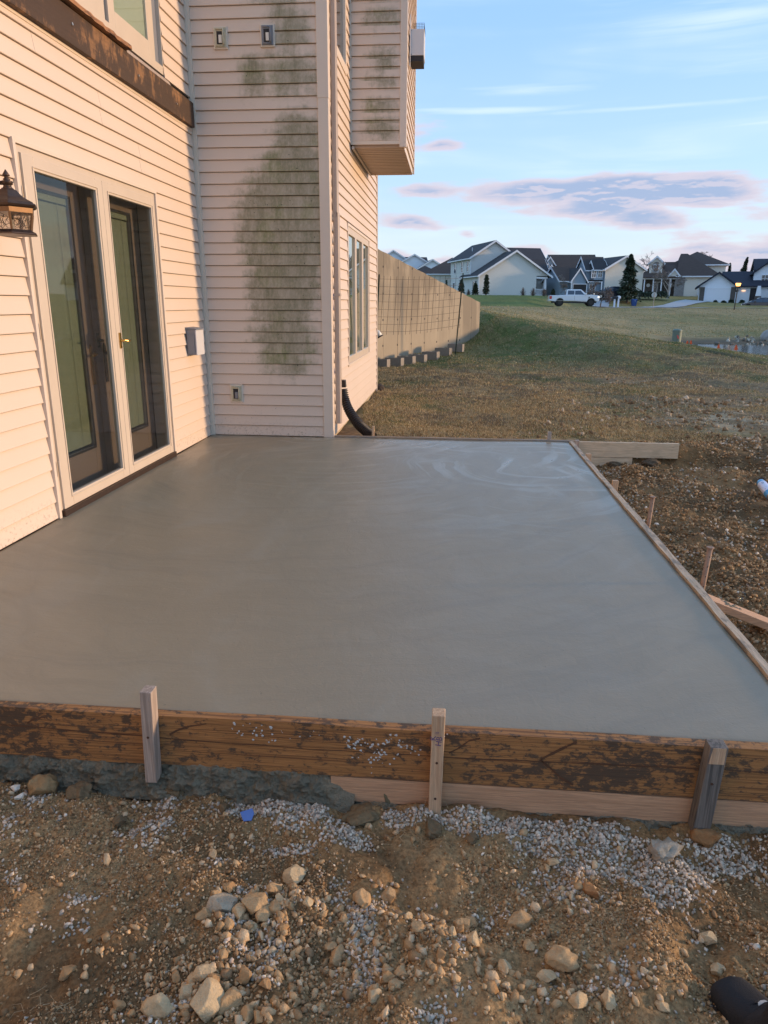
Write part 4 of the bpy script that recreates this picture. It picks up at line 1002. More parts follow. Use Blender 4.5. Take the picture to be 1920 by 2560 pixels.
# concrete squeezed out under the forms
def ribbonmesh(name, x0, x1, ytop, ztop, ybot, zbot, mat, nx=160, nz=18, amp=.02, s=1, **k):
    u = np.linspace(0, 1, nx)[:, None]+np.zeros((1, nz)); v = np.linspace(0, 1, nz)[None, :]+np.zeros((nx, 1))
    X_ = x0+(x1-x0)*u; Y_ = ytop+(ybot-ytop)*v; Z_ = ztop+(zbot-ztop)*v
    n = (fbm(X_*16, v*4+s, 4, .6, s)-.42)*amp*3.6+np.abs(fbm(X_*34, v*8, 4, .65, s+3)-.5)*amp*4.0
    e = np.sin(np.pi*np.clip(v, 0, 1))**.5; env = sst(u, 0, .05)*sst(-u, -1, -.90)
    Y_ = Y_-n*e*env-.006*e*env; Z_ = Z_+n*.5*e*env-.03*(1-env)
    II = np.arange(nx*nz).reshape(nx, nz); F4 = np.stack([II[:-1, :-1], II[:-1, 1:], II[1:, 1:], II[1:, :-1]], -1).reshape(-1, 4)
    return mesh_np(name, np.stack([X_, Y_, Z_], -1).reshape(-1, 3), F4, mat, smooth=True, base=((x0+x1)/2, ybot, zbot), kind='stuff', **k)
ribbonmesh('spilled_concrete', .55, 2.14, -5.055, -.168, -5.125, -.285, MT['spilled_concrete'], 420, 36, .020, 1, label='lumpy grey concrete squeezed out under the front form board', cat='concrete')
ribbonmesh('spilled_concrete', 2.05, 4.3, -5.052, -.262, -5.108, -.315, MT['spilled_concrete'], 500, 20, .013, 5, label='wet concrete oozing under the pale lower form board', cat='concrete')
# corrugated drain pipe
hp = [(1.285, .46, .50), (1.30, .45, .42), (1.315, .43, .33), (1.35, .385, .24), (1.41, .33, .155), (1.48, .26, .085), (1.555, .19, .035), (1.62, .125, -.005), (1.645, .10, -.02)]
hv = [Vector(p) for p in hp]
def catmull(P_, n):
    out = []
    for i in range(len(P_)-1):
        p0 = P_[max(i-1, 0)]; p1 = P_[i]; p2 = P_[i+1]; p3 = P_[min(i+2, len(P_)-1)]
        for k in range(n):
            t_ = k/n; out.append(.5*((2*p1)+(-p0+p2)*t_+(2*p0-5*p1+4*p2-p3)*t_*t_+(-p0+3*p1-3*p2+p3)*t_**3))
    return out+[P_[-1]]
hpipe = thing('drain_pipe', 'black corrugated drain pipe curving from the downspout corner to the ground', 'pipe', (1.5, .25, 0))
cpath = catmull(hv[1:], 18); rad = [.038+.010*min(1, i/60)+.0060*(1 if (i % 4) < 2 else -1) for i in range(len(cpath))]
MB().tube(cpath, rad, 18).build('corrugated_tube', MT['black_plastic'], hpipe)
MB().hexa([(1.262, .425, .44), (1.325, .425, .44), (1.325, .50, .44), (1.262, .50, .44), (1.258, .42, .515), (1.318, .42, .515), (1.318, .505, .515), (1.258, .505, .515)]).build('adapter', MT['black_plastic'], hpipe, bevel=.004)
# small finds
mb = MB(); c = gp(617, 2052, -.262); c[2] = ground_z(c[0], c[1])+.014
mb.prism([(c[0]-.022, c[1]+.006), (c[0]-.004, c[1]-.020), (c[0]+.020, c[1]-.014), (c[0]+.022, c[1]+.010), (c[0]+.012, c[1]+.024)], 'z', c[2]-.002, c[2]+.003)
mb.build('plastic_shard', MT['blue_plastic'], label='small blue translucent plastic shard on the pale gravel', cat='plastic shard', bevel=.001).rotation_euler = (.45, .1, 0)
# spray can lying at the right edge
plain('can_white', (.62, .66, .78), .3, coat=.4); plain('can_blue', (.04, .28, .55), .3, coat=.4); plain('can_pink', (.45, .25, .42), .4); plain('can_ink', (.08, .12, .25), .4)
zc_ = -.15
for _ in range(6):
    c1 = gp(1927, 1240, zc_); zc_ = .5*zc_+.5*(ground_z(c1[0], c1[1])+.040)
dd = np.array([-.045, -.965, -.20]); dd /= np.linalg.norm(dd); c0 = c1-dd*.25
zl = ground_z(c0[0], c0[1])+.038; c0[2] = max(c0[2], zl); dd = (c1-c0)/np.linalg.norm(c1-c0)
can = thing('paint_can', 'white and blue marking paint can lying on the dirt at the right edge', 'can', tuple((c0+c1)/2-(0, 0, .04)))
def seg(a, b, ra, rb, nm, mt):
    p = [c0+dd*(a+(b-a)*k/3) for k in range(4)]; MB().tube(p, [ra, ra*.6+rb*.4, ra*.3+rb*.7, rb], 20).build(nm, MT[mt], can, smooth=False)
seg(0, .045, .030, .036, 'cap', 'can_blue'); seg(.0455, .20, .0375, .0375, 'can_body', 'can_white'); seg(.2005, .262, .0378, .0378, 'lower_band', 'can_blue'); seg(.2625, .268, .036, .030, 'rim', 'steel')
sideu = np.cross(dd, [0, 0, 1]); sideu /= np.linalg.norm(sideu); 
def on_can(s, a, r=.0383):
    n_ = np.array([0, 0, 1])*math.cos(a)+sideu*math.sin(a); return c0+dd*s+n_*r
for nm, mt, s0, s1, a0_, a1_ in (('label_patch', 'can_pink', .06, .12, -.2, -.7), ('label_print', 'can_ink', .07, .10, .25, .6), ('label_print', 'can_ink', .145, .158, .1, .5), ('label_print', 'can_ink', .165, .175, -.5, -.2), ('label_print', 'can_pink', .178, .196, .1, .7)):
    m = MB(); m.add([on_can(s0, a0_), on_can(s1, a0_), on_can(s1, a1_), on_can(s0, a1_)], [(0, 1, 2, 3)]); m.build(nm, MT[mt], can)
# ---------------------------------------------------------------- loose ground cover
def ico(sub=0):
    t_ = (1+5**.5)/2
    v = [(-1, t_, 0), (1, t_, 0), (-1, -t_, 0), (1, -t_, 0), (0, -1, t_), (0, 1, t_), (0, -1, -t_), (0, 1, -t_), (t_, 0, -1), (t_, 0, 1), (-t_, 0, -1), (-t_, 0, 1)]
    f = [(0, 11, 5), (0, 5, 1), (0, 1, 7), (0, 7, 10), (0, 10, 11), (1, 5, 9), (5, 11, 4), (11, 10, 2), (10, 7, 6), (7, 1, 8), (3, 9, 4), (3, 4, 2), (3, 2, 6), (3, 6, 8), (3, 8, 9), (4, 9, 5), (2, 4, 11), (6, 2, 10), (8, 6, 7), (9, 8, 1)]
    v = [np.array(p)/np.linalg.norm(p) for p in v]
    for _ in range(sub):
        cache = {}; nf = []
        def mid(a, b):
            k = (min(a, b), max(a, b))
            if k not in cache: p = v[a]+v[b]; v.append(p/np.linalg.norm(p)); cache[k] = len(v)-1
            return cache[k]
        for a, b, c in f: x, y, z = mid(a, b), mid(b, c), mid(c, a); nf += [(a, x, z), (b, y, x), (c, z, y), (x, y, z)]
        f = nf
    return np.array(v), np.array(f)
IV, IF = ico(0); IV1, IF1 = ico(3)
OV = np.array([(1, 0, 0), (0, 1, 0), (-1, 0, 0), (0, -1, 0), (0, 0, 1), (0, 0, -1.0)]); OF = np.array([(0, 1, 4), (1, 2, 4), (2, 3, 4), (3, 0, 4), (1, 0, 5), (2, 1, 5), (3, 2, 5), (0, 3, 5)])
def rotmats(n, rng):
    q = rng.normal(size=(n, 4)); q /= np.linalg.norm(q, axis=1)[:, None]; w_, x, y, z = q.T
    return np.stack([1-2*(y*y+z*z), 2*(x*y-z*w_), 2*(x*z+y*w_), 2*(x*y+z*w_), 1-2*(x*x+z*z), 2*(y*z-x*w_), 2*(x*z-y*w_), 2*(y*z+x*w_), 1-2*(x*x+y*y)], -1).reshape(n, 3, 3)
def pebbles(name, px, py, r, col, rng, V0=IV, F0=IF, sink=.25, zoff=None, jit=.42, flat=(.6, 1.15), **tg):
    n = len(px); sc3 = rng.uniform(flat[0], flat[1], (n, 3)); Rm = rotmats(n, rng)
    base = V0[None]*(1+rng.uniform(-jit, jit, (n, len(V0), 1)))
    for _ in range(3):
        nr = rng.normal(size=(n, 3)); nr /= np.linalg.norm(nr, axis=1)[:, None]; dd_ = rng.uniform(.35, .8, n); ex = np.maximum(np.einsum('nij,nj->ni', base, nr)-dd_[:, None], 0); base = base-nr[:, None, :]*ex[:, :, None]
    P_ = base*sc3[:, None, :]*r[:, None, None]*1.12; P_ = np.einsum('nij,nkj->nki', Rm, P_)
    z = terr(px, py)+(0 if zoff is None else zoff)
    P_ += np.stack([px, py, z+r*(.75-sink*1.4)], -1)[:, None, :]
    F_all = (F0[None]+np.arange(n)[:, None, None]*len(V0)).reshape(-1, 3); C_ = np.repeat(col[:, None, :]*np.array([1.72, 1.60, 1.38]), len(V0), 1).reshape(-1, 3)
    return mesh_np(name, P_.reshape(-1, 3), F_all, MT['stone'], C_, kind='stuff', base=(px.mean(), py.mean(), z.mean()), **tg)
rng = np.random.default_rng(21)
def cols(n, pal, rng, var=.18):
    pal = np.array(pal); k = rng.integers(0, len(pal), n); return pal[k]*(1+rng.uniform(-var, var, (n, 1)))
CR_ = None
TAN = [(.26, .18, .105), (.32, .235, .15), (.21, .14, .08), (.29, .205, .125), (.36, .28, .195), (.18, .12, .072)]
BRN = [(.19, .12, .065), (.14, .09, .05), (.24, .155, .085), (.11, .075, .045)]
GRY = [(.30, .275, .255), (.37, .34, .315), (.24, .22, .20), (.34, .285, .255), (.18, .165, .155), (.43, .40, .37)]
# pale gravel density over the foreground, blobs given as (u, v, radius u, radius v)
def blobs_mask(x, y, lst):
    out = np.zeros_like(x)
    for u, v, ru, rv, wt in lst:
        c = gp(u, v, -.28); cx = abs(gp(u+ru, v, -.28)[0]-c[0]); cy = abs(gp(u, v-rv, -.28)[1]-gp(u, v+rv, -.28)[1])/2
        d = np.sqrt(((x-c[0])/cx)**2+((y-c[1])/cy)**2); out = np.maximum(out, (1-d)*wt)
    return out
GB = [(690, 2020, 150, 60, 1.2), (760, 2060, 110, 50, 1.0), (600, 2040, 110, 35, .8), (1010, 2050, 110, 30, 1.0), (1200, 2065, 170, 35, 1.1), (1400, 2085, 200, 60, 1.3), (1520, 2130, 190, 60, 1.3),
      (1640, 2170, 190, 60, 1.2), (1690, 2230, 110, 45, 1.0), (1800, 2120, 150, 50, .9), (1850, 2070, 120, 40, .8), (900, 2320, 48, 100, .85), (930, 2410, 45, 80, .6), (880, 2110, 90, 40, .6), 
      (700, 2130, 110, 20, .4)]
n = 95000
px = rng.uniform(.75, 4.3, n); py = rng.uniform(-6.05, -5.12, n)
gm = blobs_mask(px, py, GB)+(fbm(px*9, py*9, 3, .6, 2)-.5)*1.1+rng.normal(0, .10, n)
kg = gm > .27
def bury(x, y): return fbm(x*3.5, y*3.5, 3, .55, 30)
g1 = kg & (rng.random(n) < .85); r = rng.uniform(.0028, .0066, g1.sum())*(1+.4*(rng.random(g1.sum()) > .9))
pebbles('gravel', px[g1], py[g1], r, cols(g1.sum(), GRY, rng), rng, sink=.3, jit=.45, label='pale grey crushed gravel spread along the foot of the front form', cat='gravel')
g2 = ~kg; q = rng.random(n); b_ = bury(px, py)
g2 &= (q < .10+.90*sst(b_, .42, .58))
r = .0014+.0040*rng.random(g2.sum())**2.2+.006*(rng.random(g2.sum()) > .975)*rng.random(g2.sum())
cc = np.where(rng.random(g2.sum())[:, None] < .50, cols(g2.sum(), TAN, rng), cols(g2.sum(), BRN, rng)); gw = rng.random(g2.sum()) < .025; cc[gw] = cols(gw.sum(), GRY, rng)
pebbles('soil_crumbs', px[g2], py[g2], r, cc, rng, sink=.25, label='brown and tan crumbs of soil and grit in the foreground', cat='soil')
# medium tan lumps, denser in the pile at the lower middle
n = 22000; px = rng.uniform(.8, 4.2, n); py = rng.uniform(-6.05, -5.16, n)
TB = [(700, 2340, 260, 150, 1.0), (600, 2480, 320, 120, .95), (950, 2380, 160, 160, .8), (1100, 2400, 200, 140, .9), (1300, 2440, 260, 140, .8), (1420, 2230, 160, 60, .5), (1250, 2180, 180, 60, .45), (600, 2260, 120, 60, .8), (1600, 2480, 220, 90, .4), (300, 2500, 160, 70, .45)]
tm = blobs_mask(px, py, TB); k = rng.random(n) < np.clip(tm*2.0*sst(fbm(px*6, py*6, 3, .6, 70), .35, .58), .05, 1)
px, py = px[k], py[k]; n = len(px); r = .0035+.0080*rng.random(n)**2.2+.006*(rng.random(n) > .93)
pebbles('rubble', px, py, r, cols(n, TAN, rng), rng, IV, IF, sink=.25, jit=.42, flat=(.5, 1.25), label='small tan limestone rubble scattered over the foreground dirt', cat='rubble')
# dirt right of the slab
n = 150000; px = 3.64+5.4*rng.random(n)**1.5; py = rng.uniform(-5.1, 1.4, n)
D_, L_ = DL(px, py); k = (L_/D_ < .62)&(py < .05+.35*(px-3.64)); k &= rng.random(n) < (.35+.65*sst(fbm(px*2.2, py*2.2, 4, .6, 12), .38, .55))*np.clip(5.2/(py+8.2)/1.1, .2, 1)
px, py = px[k], py[k]; n = len(px); r = (.0032+.0085*rng.random(n)**2.6)*(1+.07*(py+5)); cc = np.where(rng.random(n)[:, None] < .62, cols(n, BRN, rng), cols(n, TAN, rng, .25)*.75)
gw = rng.random(n) < .03+.22*sst(fbm(px*2.1, py*2.1, 3, .5, 44), .56, .66); cc[gw] = cols(gw.sum(), GRY, rng)*.9
pebbles('soil_crumbs', px, py, r, cc, rng, sink=.3, label='dark brown stony soil heaped beside the right form board', cat='soil')
n = 420; px = 3.68+2.3*rng.random(n)**1.4; py = rng.uniform(-4.9, -.4, n); r = .008+.013*rng.random(n)**2
pebbles('clods', px, py, r, cols(n, [(.22, .15, .09), (.17, .115, .07), (.36, .34, .33), (.26, .19, .13)], rng), rng, IV, IF, sink=.3, label='scattered soil clods and stones on the right-hand dirt', cat='clods')
# clods in the churned strip between the slab and the lawn
n = 5200; px = 3.2+8*rng.random(n); py = rng.uniform(.15, 7, n); k = rng.random(n) < sst(fbm(px*.9, py*1.3, 4, .6, 50), .46, .62)*sst(px+py*-.25, 2.6, 4.6)
px, py = px[k], py[k]; n = len(px); r = .012+.028*rng.random(n)**2.2
pebbles('clods', px, py, r, cols(n, [(.13, .09, .055), (.10, .07, .045), (.19, .15, .11), (.25, .21, .17)], rng), rng, IV, IF, sink=.4, flat=(.5, 1.2), label='dark dried mud clods in the worn strip behind the slab', cat='clods')

# the large stones one can pick out, each its own object
def rock(u, v, size, col, name='stone', label=None, cat='stone', group=None, sq=(1, .8, .72), z=None, amp=.30, s=None):
    c = gp(u, v, -.28); R_m = size*np.linalg.norm(c-CAM)/FPX/2
    s = rng.integers(0, 1000) if s is None else s; rg = np.random.default_rng(s)
    V_ = IV1.copy()*(1+(fbm(IV1[:, 0]*1.1+s, IV1[:, 1]*1.1+IV1[:, 2]*.9, 2, .6)[:, None]-.5)*.5)
    for _ in range(16):  # chop with random planes for fractured faces
        nrm = rg.normal(size=3); nrm /= np.linalg.norm(nrm); d = rg.uniform(.50, .90); pr_ = V_@nrm; ex = np.maximum(pr_-d, 0); V_ = V_-nrm[None]*ex[:, None]*1.0
    V_ = V_*(1+(fbm(V_[:, 0]*2.2+s, V_[:, 1]*2.2+V_[:, 2]*1.7, 4, .6)[:, None]-.5)*amp*.8)
    V_ = V_*np.array(sq)*R_m*1.22; a = rg.uniform(0, 6.28); Rz = np.array([[math.cos(a), -math.sin(a), 0], [math.sin(a), math.cos(a), 0], [0, 0, 1]])
    V_ = V_@Rz.T; gz = ground_z(c[0], c[1]); C_ = np.array(col)[None]*np.array([1.32, 1.25, 1.12])*(1+.25*(fbm(V_[:, 0]*90, V_[:, 1]*90+V_[:, 2]*80, 3)[:, None]-.5))
    cen = np.array([c[0], c[1], gz+R_m*sq[2]*.55]) if z is None else np.array([c[0], c[1], z])
    return mesh_np(name, V_+cen, IF1, MT['stone'], C_, base=tuple(cen-(0, 0, R_m*sq[2])), label=label, cat=cat, group=group)
tan = (.34, .235, .135); lt = (.40, .31, .20); gryb = (.30, .27, .22); rus = (.28, .15, .07)
special = [(509, 2520, 74, lt, 'largest pale tan stone at the bottom edge left of centre'), (394, 2517, 62, lt, 'pale upright stone just left of the largest stone at the bottom edge'),
           (573, 2511, 52, tan, 'orange tan wedge stone just right of the largest stone at the bottom edge'), (733, 2198, 50, lt, 'tan knobbly stone sitting alone above the rubble pile'),
           (554, 2272, 62, gryb, 'long flat grey-tan stone at the upper left of the rubble pile'), (642, 2278, 60, tan, 'lumpy tan stone in the middle of the upper rubble pile'),
           (1301, 2297, 52, tan, 'tan stone with a white chip standing alone right of centre'), (1401, 2427, 60, tan, 'elongated tan stone in the lower right half of the rubble'),
           (906, 2256, 46, tan, 'tan stone on the gravel tongue right of the rubble pile'), (845, 2378, 44, tan, 'narrow tan stone leaning beside the gravel tongue'),
           (1472, 2233, 40, rus, 'rusty tan clod between the gravel band and the dirt'), (1382, 2154, 24, lt, 'small pale orange stone at the lower edge of the gravel band')]
for u, v, s_, c_, l_ in special: rock(u, v, s_, c_, label=l_, group='loose limestone stones in the foreground')
for u, v, s_ in [(538, 2247, 24), (573, 2232, 30), (599, 2294, 40), (663, 2300, 40), (686, 2232, 34), (689, 2285, 30), (709, 2336, 28), (828, 2355, 30), (509, 2454, 42), (472, 2482, 36), (613, 2454, 40), (663, 2481, 26),
                 (935, 2517, 34), (165, 2415, 34), (295, 2505, 26), (535, 2465, 28), (972, 2233, 38), (1044, 2342, 32), (1157, 2304, 34), (1177, 2294, 28), (1183, 2384, 34), (1229, 2418, 30), (1261, 2444, 34), (1773, 2331, 34),
                 (1796, 2410, 28), (1440, 2546, 40), (1516, 2531, 40), (1003, 2459, 28), (970, 2470, 30), (986, 2496, 28), (1365, 2459, 34), (1018, 2301, 24), (625, 2320, 28), (575, 2330, 26), (510, 2300, 32), (560, 2400, 24), (740, 2380, 24), (700, 2262, 26), (770, 2285, 24),
                 (440, 2440, 26), (620, 2540, 34), (650, 2555, 30), (860, 2300, 24), (1100, 2430, 26), (1130, 2350, 24), (1320, 2380, 26), (1580, 2470, 24), (1650, 2545, 28), (270, 2165, 18), (535, 2145, 24)]:
    SHORT = [(509, 2514, 'largest bottom-edge stone'), (554, 2272, 'long flat grey-tan stone'), (642, 2278, 'lumpy stone of the upper pile'), (733, 2198, 'knobbly stone above the pile'), (845, 2378, 'narrow leaning stone'),
             (1301, 2297, 'white-chipped stone'), (1401, 2427, 'elongated lower right stone'), (906, 2256, 'stone on the gravel tongue'), (1472, 2233, 'rusty clod')]
    su, sv_, sn_ = min(SHORT, key=lambda q: math.hypot(q[0]-u, q[1]-v)); ddx, ddy = u-su, v-sv_
    dr = ('above' if ddy < 0 else 'below') if abs(ddy) > 1.5*abs(ddx) else ('left of' if ddx < 0 else 'right of') if abs(ddx) > 1.5*abs(ddy) else ('upper left of' if ddx < 0 and ddy < 0 else 'upper right of' if ddy < 0 else 'lower left of' if ddx < 0 else 'lower right of')
    gap = math.hypot(ddx, ddy); nr_ = 'touching distance' if gap < 45 else 'a short way' if gap < 90 else 'some way' if gap < 160 else 'far out'
    ci = int(rng.integers(0, 3)); szn = 'pebble-sized' if s_ < 25 else 'walnut-sized' if s_ < 29 else 'plum-sized' if s_ < 34 else 'egg-sized' if s_ < 39 else 'fist-sized'
    rock(u, v, s_, [tan, lt, (.30, .19, .10)][ci], label=f"{szn} {['tan', 'pale', 'brown'][ci]} stone {nr_} {dr} the {sn_}", group='loose limestone stones in the foreground')
rock(1654, 2140, 82, (.27, .25, .22), 'concrete_lump', 'rough grey lump of hardened concrete lying on the gravel band', 'concrete lump', sq=(1, .75, .6), amp=1.3, s=5)
rock(1765, 2100, 50, (.22, .125, .06), 'clod', 'rusty brown clod at the foot of the dark stake', 'clod', sq=(1.1, .8, .85), s=8, amp=.9)
rock(846, 1985, 62, (.11, .082, .05), 'clod', 'upright brown clod leaning on the left end of the pale lower form board', 'clod', sq=(.62, .6, 1.15), s=3, z=-.235, amp=1.0)
rock(985, 2000, 74, (.13, .105, .065), 'clod', 'grassy brown clod with gravel stuck on, against the lower form board', 'clod', sq=(.8, .7, .9), s=12, z=-.245, amp=1.0)
rock(905, 2045, 78, (.15, .11, .065), 'clod', 'broad brown clod between the two gravel patches', 'clod', sq=(1.1, .8, .5), s=24, z=-.272, amp=1.1)
rock(1130, 2018, 26, (.20, .15, .09), 'clod', 'small clod beside the foot of the middle stake', 'clod', sq=(.8, .7, .9), s=15, z=-.268)
rock(116, 1990, 66, (.24, .16, .085), 'clod', 'round tan clod with dry roots near the left edge', 'clod', sq=(1, .8, .75), s=16, z=-.225, amp=.9)
rock(372, 1965, 72, (.135, .10, .06), 'clod', 'crumbly brown clod at the foot of the left stake', 'clod', sq=(1, .8, .8), s=17, z=-.225, amp=1.0)
rock(340, 1935, 60, (.13, .125, .10), 'concrete_lump', 'grey-green wet concrete lump around the foot of the left stake', 'concrete lump', sq=(1.2, .8, .5), s=19, z=-.208, amp=1.1)
for u, v, lab in ((47, 2000, 'white pebble nearest the left edge'), (56, 2022, 'white pebble just below the one nearest the left edge')): rock(u, v, 18, (.55, .52, .48), label=lab, z=-.232)
for q_, (u, v, s_, l_) in enumerate([(945, 1995, 40, 'small dark clod tucked between the two clods at the lower form board'), (800, 2010, 34, 'brown clod at the right edge of the left gravel patch'), (430, 1990, 44, 'crumbly clod right of the left stake foot'), (200, 2010, 50, 'low brown clod in the hollow near the left edge'), (1180, 2110, 30, 'soil clod at the upper edge of the middle mound'), (560, 2035, 30, 'little clod left of the blue shard'), (1080, 2090, 46, 'dark clod with roots below the middle stake'), (300, 2060, 36, 'dark clod midway along the left soil')]):
    rock(u, v, s_, (.13, .095, .058), 'clod', l_, 'clod', sq=(1.1, .85, .7), s=60+q_, amp=1.0)
# clods beyond the slab
def gclod(x, y, R_m, col, label, sq=(1.2, .9, .6), s=1):
    rg = np.random.default_rng(s); V_ = IV1*(1+(fbm(IV1[:, 0]*2.4+s, IV1[:, 1]*2.4+IV1[:, 2]*1.9, 4, .65)[:, None]-.5)*.9)*np.array(sq)*R_m
    gz = ground_z(x, y); cen = np.array([x, y, gz+R_m*.2])
    return mesh_np('clod', V_+cen, IF1, MT['stone'], np.array(col)[None]*np.ones((len(V_), 1)), base=tuple(cen), label=label, cat='clod')
gclod(4.36, -.06, .075, (.10, .075, .05), 'dark clod on the short board end at the back right corner', s=2); gclod(4.02, -.07, .055, (.11, .08, .05), 'low dark clod in front of the shorter sticking-out board', s=4)
gclod(1.27, 4.45, .09, (.07, .055, .045), 'dark earth clump at the far bottom corner of the house', (1, 1, .9), 6)
gclod(5.2, -.55, .035, (.06, .045, .035), 'small dark clod behind the paint can', s=9)

# ---------------------------------------------------------------- grass
def grass(name, n, Dr, Tr, hgt, wid, maskf, colf, seed, dens=1.0, **tg):
    rg = np.random.default_rng(seed)
    D_ = 1/(1/Dr[0]-(1/Dr[0]-1/Dr[1])*rg.random(n)); T_ = rg.uniform(Tr[0], Tr[1], n); L_ = T_*D_
    x = CAM[0]+D_*SY+L_*CY; y = CAM[1]+D_*CY-L_*SY; k = maskf(x, y, D_, L_, rg); x, y, D_, L_ = x[k], y[k], D_[k], L_[k]; n = len(x)
    z = terr(x, y)-.004; a = rg.uniform(0, 6.28, n); h = rg.uniform(.5, 1.0, n)*hgt(D_, rg); w_ = rg.uniform(.6, 1.2, n)*wid(D_)
    lean = rg.uniform(.2, 1.5, n)*h; la = rg.uniform(0, 6.28, n)
    bx, by = np.cos(a)*w_/2, np.sin(a)*w_/2; tx, ty = np.cos(la)*lean, np.sin(la)*lean
    P_ = np.stack([np.stack([x-bx, y-by, z], -1), np.stack([x+bx, y+by, z], -1), np.stack([x+tx*.4+bx*.6, y+ty*.4+by*.6, z+h*.62], -1), np.stack([x+tx*.4-bx*.6, y+ty*.4-by*.6, z+h*.62], -1), np.stack([x+tx, y+ty, z+h], -1)], 1)
    Ft = np.array([(0, 1, 2), (0, 2, 3), (3, 2, 4)]); Fa = (Ft[None]+np.arange(n)[:, None, None]*5).reshape(-1, 3)
    C_ = np.repeat(colf(x, y, D_, L_, rg)[:, None, :]*np.array([1.62, 1.60, 1.42]), 5, 1).reshape(-1, 3)
    return mesh_np(name, P_.reshape(-1, 3), Fa, MT['blade'], C_, kind='stuff', base=(x.mean(), y.mean(), z.mean()), **tg)
STR = [(.33, .24, .135), (.27, .19, .105), (.22, .155, .085), (.38, .29, .18), (.17, .12, .07)]; GRN = [(.085, .105, .030), (.065, .085, .028), (.12, .125, .045), (.10, .10, .04)]
def gcol(x, y, D_, L_, rg):
    n = len(x); g = sst(D_+(fbm(x*.5, y*.9, 4, .6, 11)-.5)*5+(fbm(x*1.1, y*1.1, 5, .6, 1)-.5)*5-np.maximum(L_-3, 0)*.25, 13.0, 16.5)*.70*sst(-fbm(x*.8, y*.8, 4, .6, 71), -.62, -.42)+.12*sst(fbm(x*1.1, y*1.1, 5, .6, 1), .5, .66)
    isg = rg.random(n) < g+.05; c = cols(n, STR, rg, .2); c2 = cols(n, GRN, rg, .2); c[isg] = c2[isg]; return c
def gmask(x, y, D_, L_, rg):
    n1 = fbm(x*1.6, y*1.6, 4, .6, 33); n4 = fbm(x*.5, y*.9, 4, .6, 11)
    p = sst(y-np.maximum(x-4.4, 0)*.45+(n1-.5)*1.5, .05, .9)*(.35+.65*sst(n1, .36, .55))*(1-.8*sst(n4, .47, .6)*sst(x, 3.5, 5.5)*sst(-D_, -15.5, -12))
    inhouse = (x < 1.26) & (y < 4.42); al = (x-WA[0])*WD[0]+(y-WA[1])*WD[1]; sd_ = (x-WA[0])*WN[0]+(y-WA[1])*WN[1]
    p = p*(1-.95*rutf(D_, L_))
    return (rg.random(len(x)) < p) & ~inhouse & ~((al < WL+.2) & (sd_ > -.03)) & ~((x < 3.7) & (y < .06))
grass('grass', 190000, (6.9, 24.5), (-.03, .60), lambda D_, rg: .020+.0016*D_, lambda D_: .0035+.00035*D_, gmask, gcol, 5, label='short dry straw and green grass of the yard and bank behind the slab', cat='grass')
def m2(x, y, D_, L_, rg):
    al = (x-WA[0])*WD[0]+(y-WA[1])*WD[1]; sd_ = (x-WA[0])*WN[0]+(y-WA[1])*WN[1]
    return (abs(sd_+.10) < .13+.9*(rg.random(len(x))**3)) & (al < WL+1.2) & (sd_ < -.02)
grass('grass', 60000, (14.0, 23), (-.03, .16), lambda D_, rg: .075, lambda D_: .008, m2, lambda x, y, D_, L_, rg: cols(len(x), STR+GRN, rg), 8, label='taller dead grass along the foot of the retaining wall', cat='grass')
def m3(x, y, D_, L_, rg):
    p = .35+.65*sst(fbm(x*.3, y*.3, 4, .6, 60), .35, .6); T_ = L_/D_
    return (rg.random(len(x)) < p) & ~((T_ > .36) & (D_ > 31) & (D_ < 50))
grass('lawn_grass', 90000, (24.5, 87), (.10, .62), lambda D_, rg: .035+.0003*D_, lambda D_: .012+.0009*D_, m3, lambda x, y, D_, L_, rg: cols(len(x), [(.24, .19, .11), (.21, .175, .10), (.165, .155, .075), (.26, .205, .12)], rg), 9, label='mown dormant lawn rising to the road beyond the pond', cat='grass')
# dry stalks and roots in the foreground
m = MB(); rs = random.Random(5)
for u, v, n_, sp in ((250, 2165, 40, 60), (330, 2170, 26, 40), (940, 2010, 60, 45), (1050, 2080, 60, 55), (60, 2010, 45, 50), (320, 1945, 40, 60), (1360, 2110, 30, 60), (1580, 2190, 60, 70), (1750, 2190, 50, 70), (1560, 2320, 60, 80), (1250, 2260, 20, 90), (640, 2230, 16, 120), (130, 2500, 24, 40), (860, 2470, 14, 40), (1450, 2260, 30, 60)):
    for i in range(n_):
        c = gp(u+rs.gauss(0, sp), v+rs.gauss(0, sp*.35), -.275); gz = ground_z(c[0], c[1]); a = rs.uniform(0, 6.28); L_ = rs.uniform(.012, .045)
        p = [(c[0], c[1], gz+.002), (c[0]+math.cos(a)*L_*.5, c[1]+math.sin(a)*L_*.5, gz+rs.uniform(.003, .016)), (c[0]+math.cos(a+.5)*L_, c[1]+math.sin(a+.5)*L_, gz+rs.uniform(.0, .014))]
        m.tube(p, [.0008, .0007, .0003], 3, cap=False)
plain('dry_stalk', (.38, .28, .16), .9, var=.3)
m.build('dry_stalks', MT['dry_stalk'], kind='stuff', label='dry grass stalks and fine roots lying on the foreground dirt', cat='stalks')

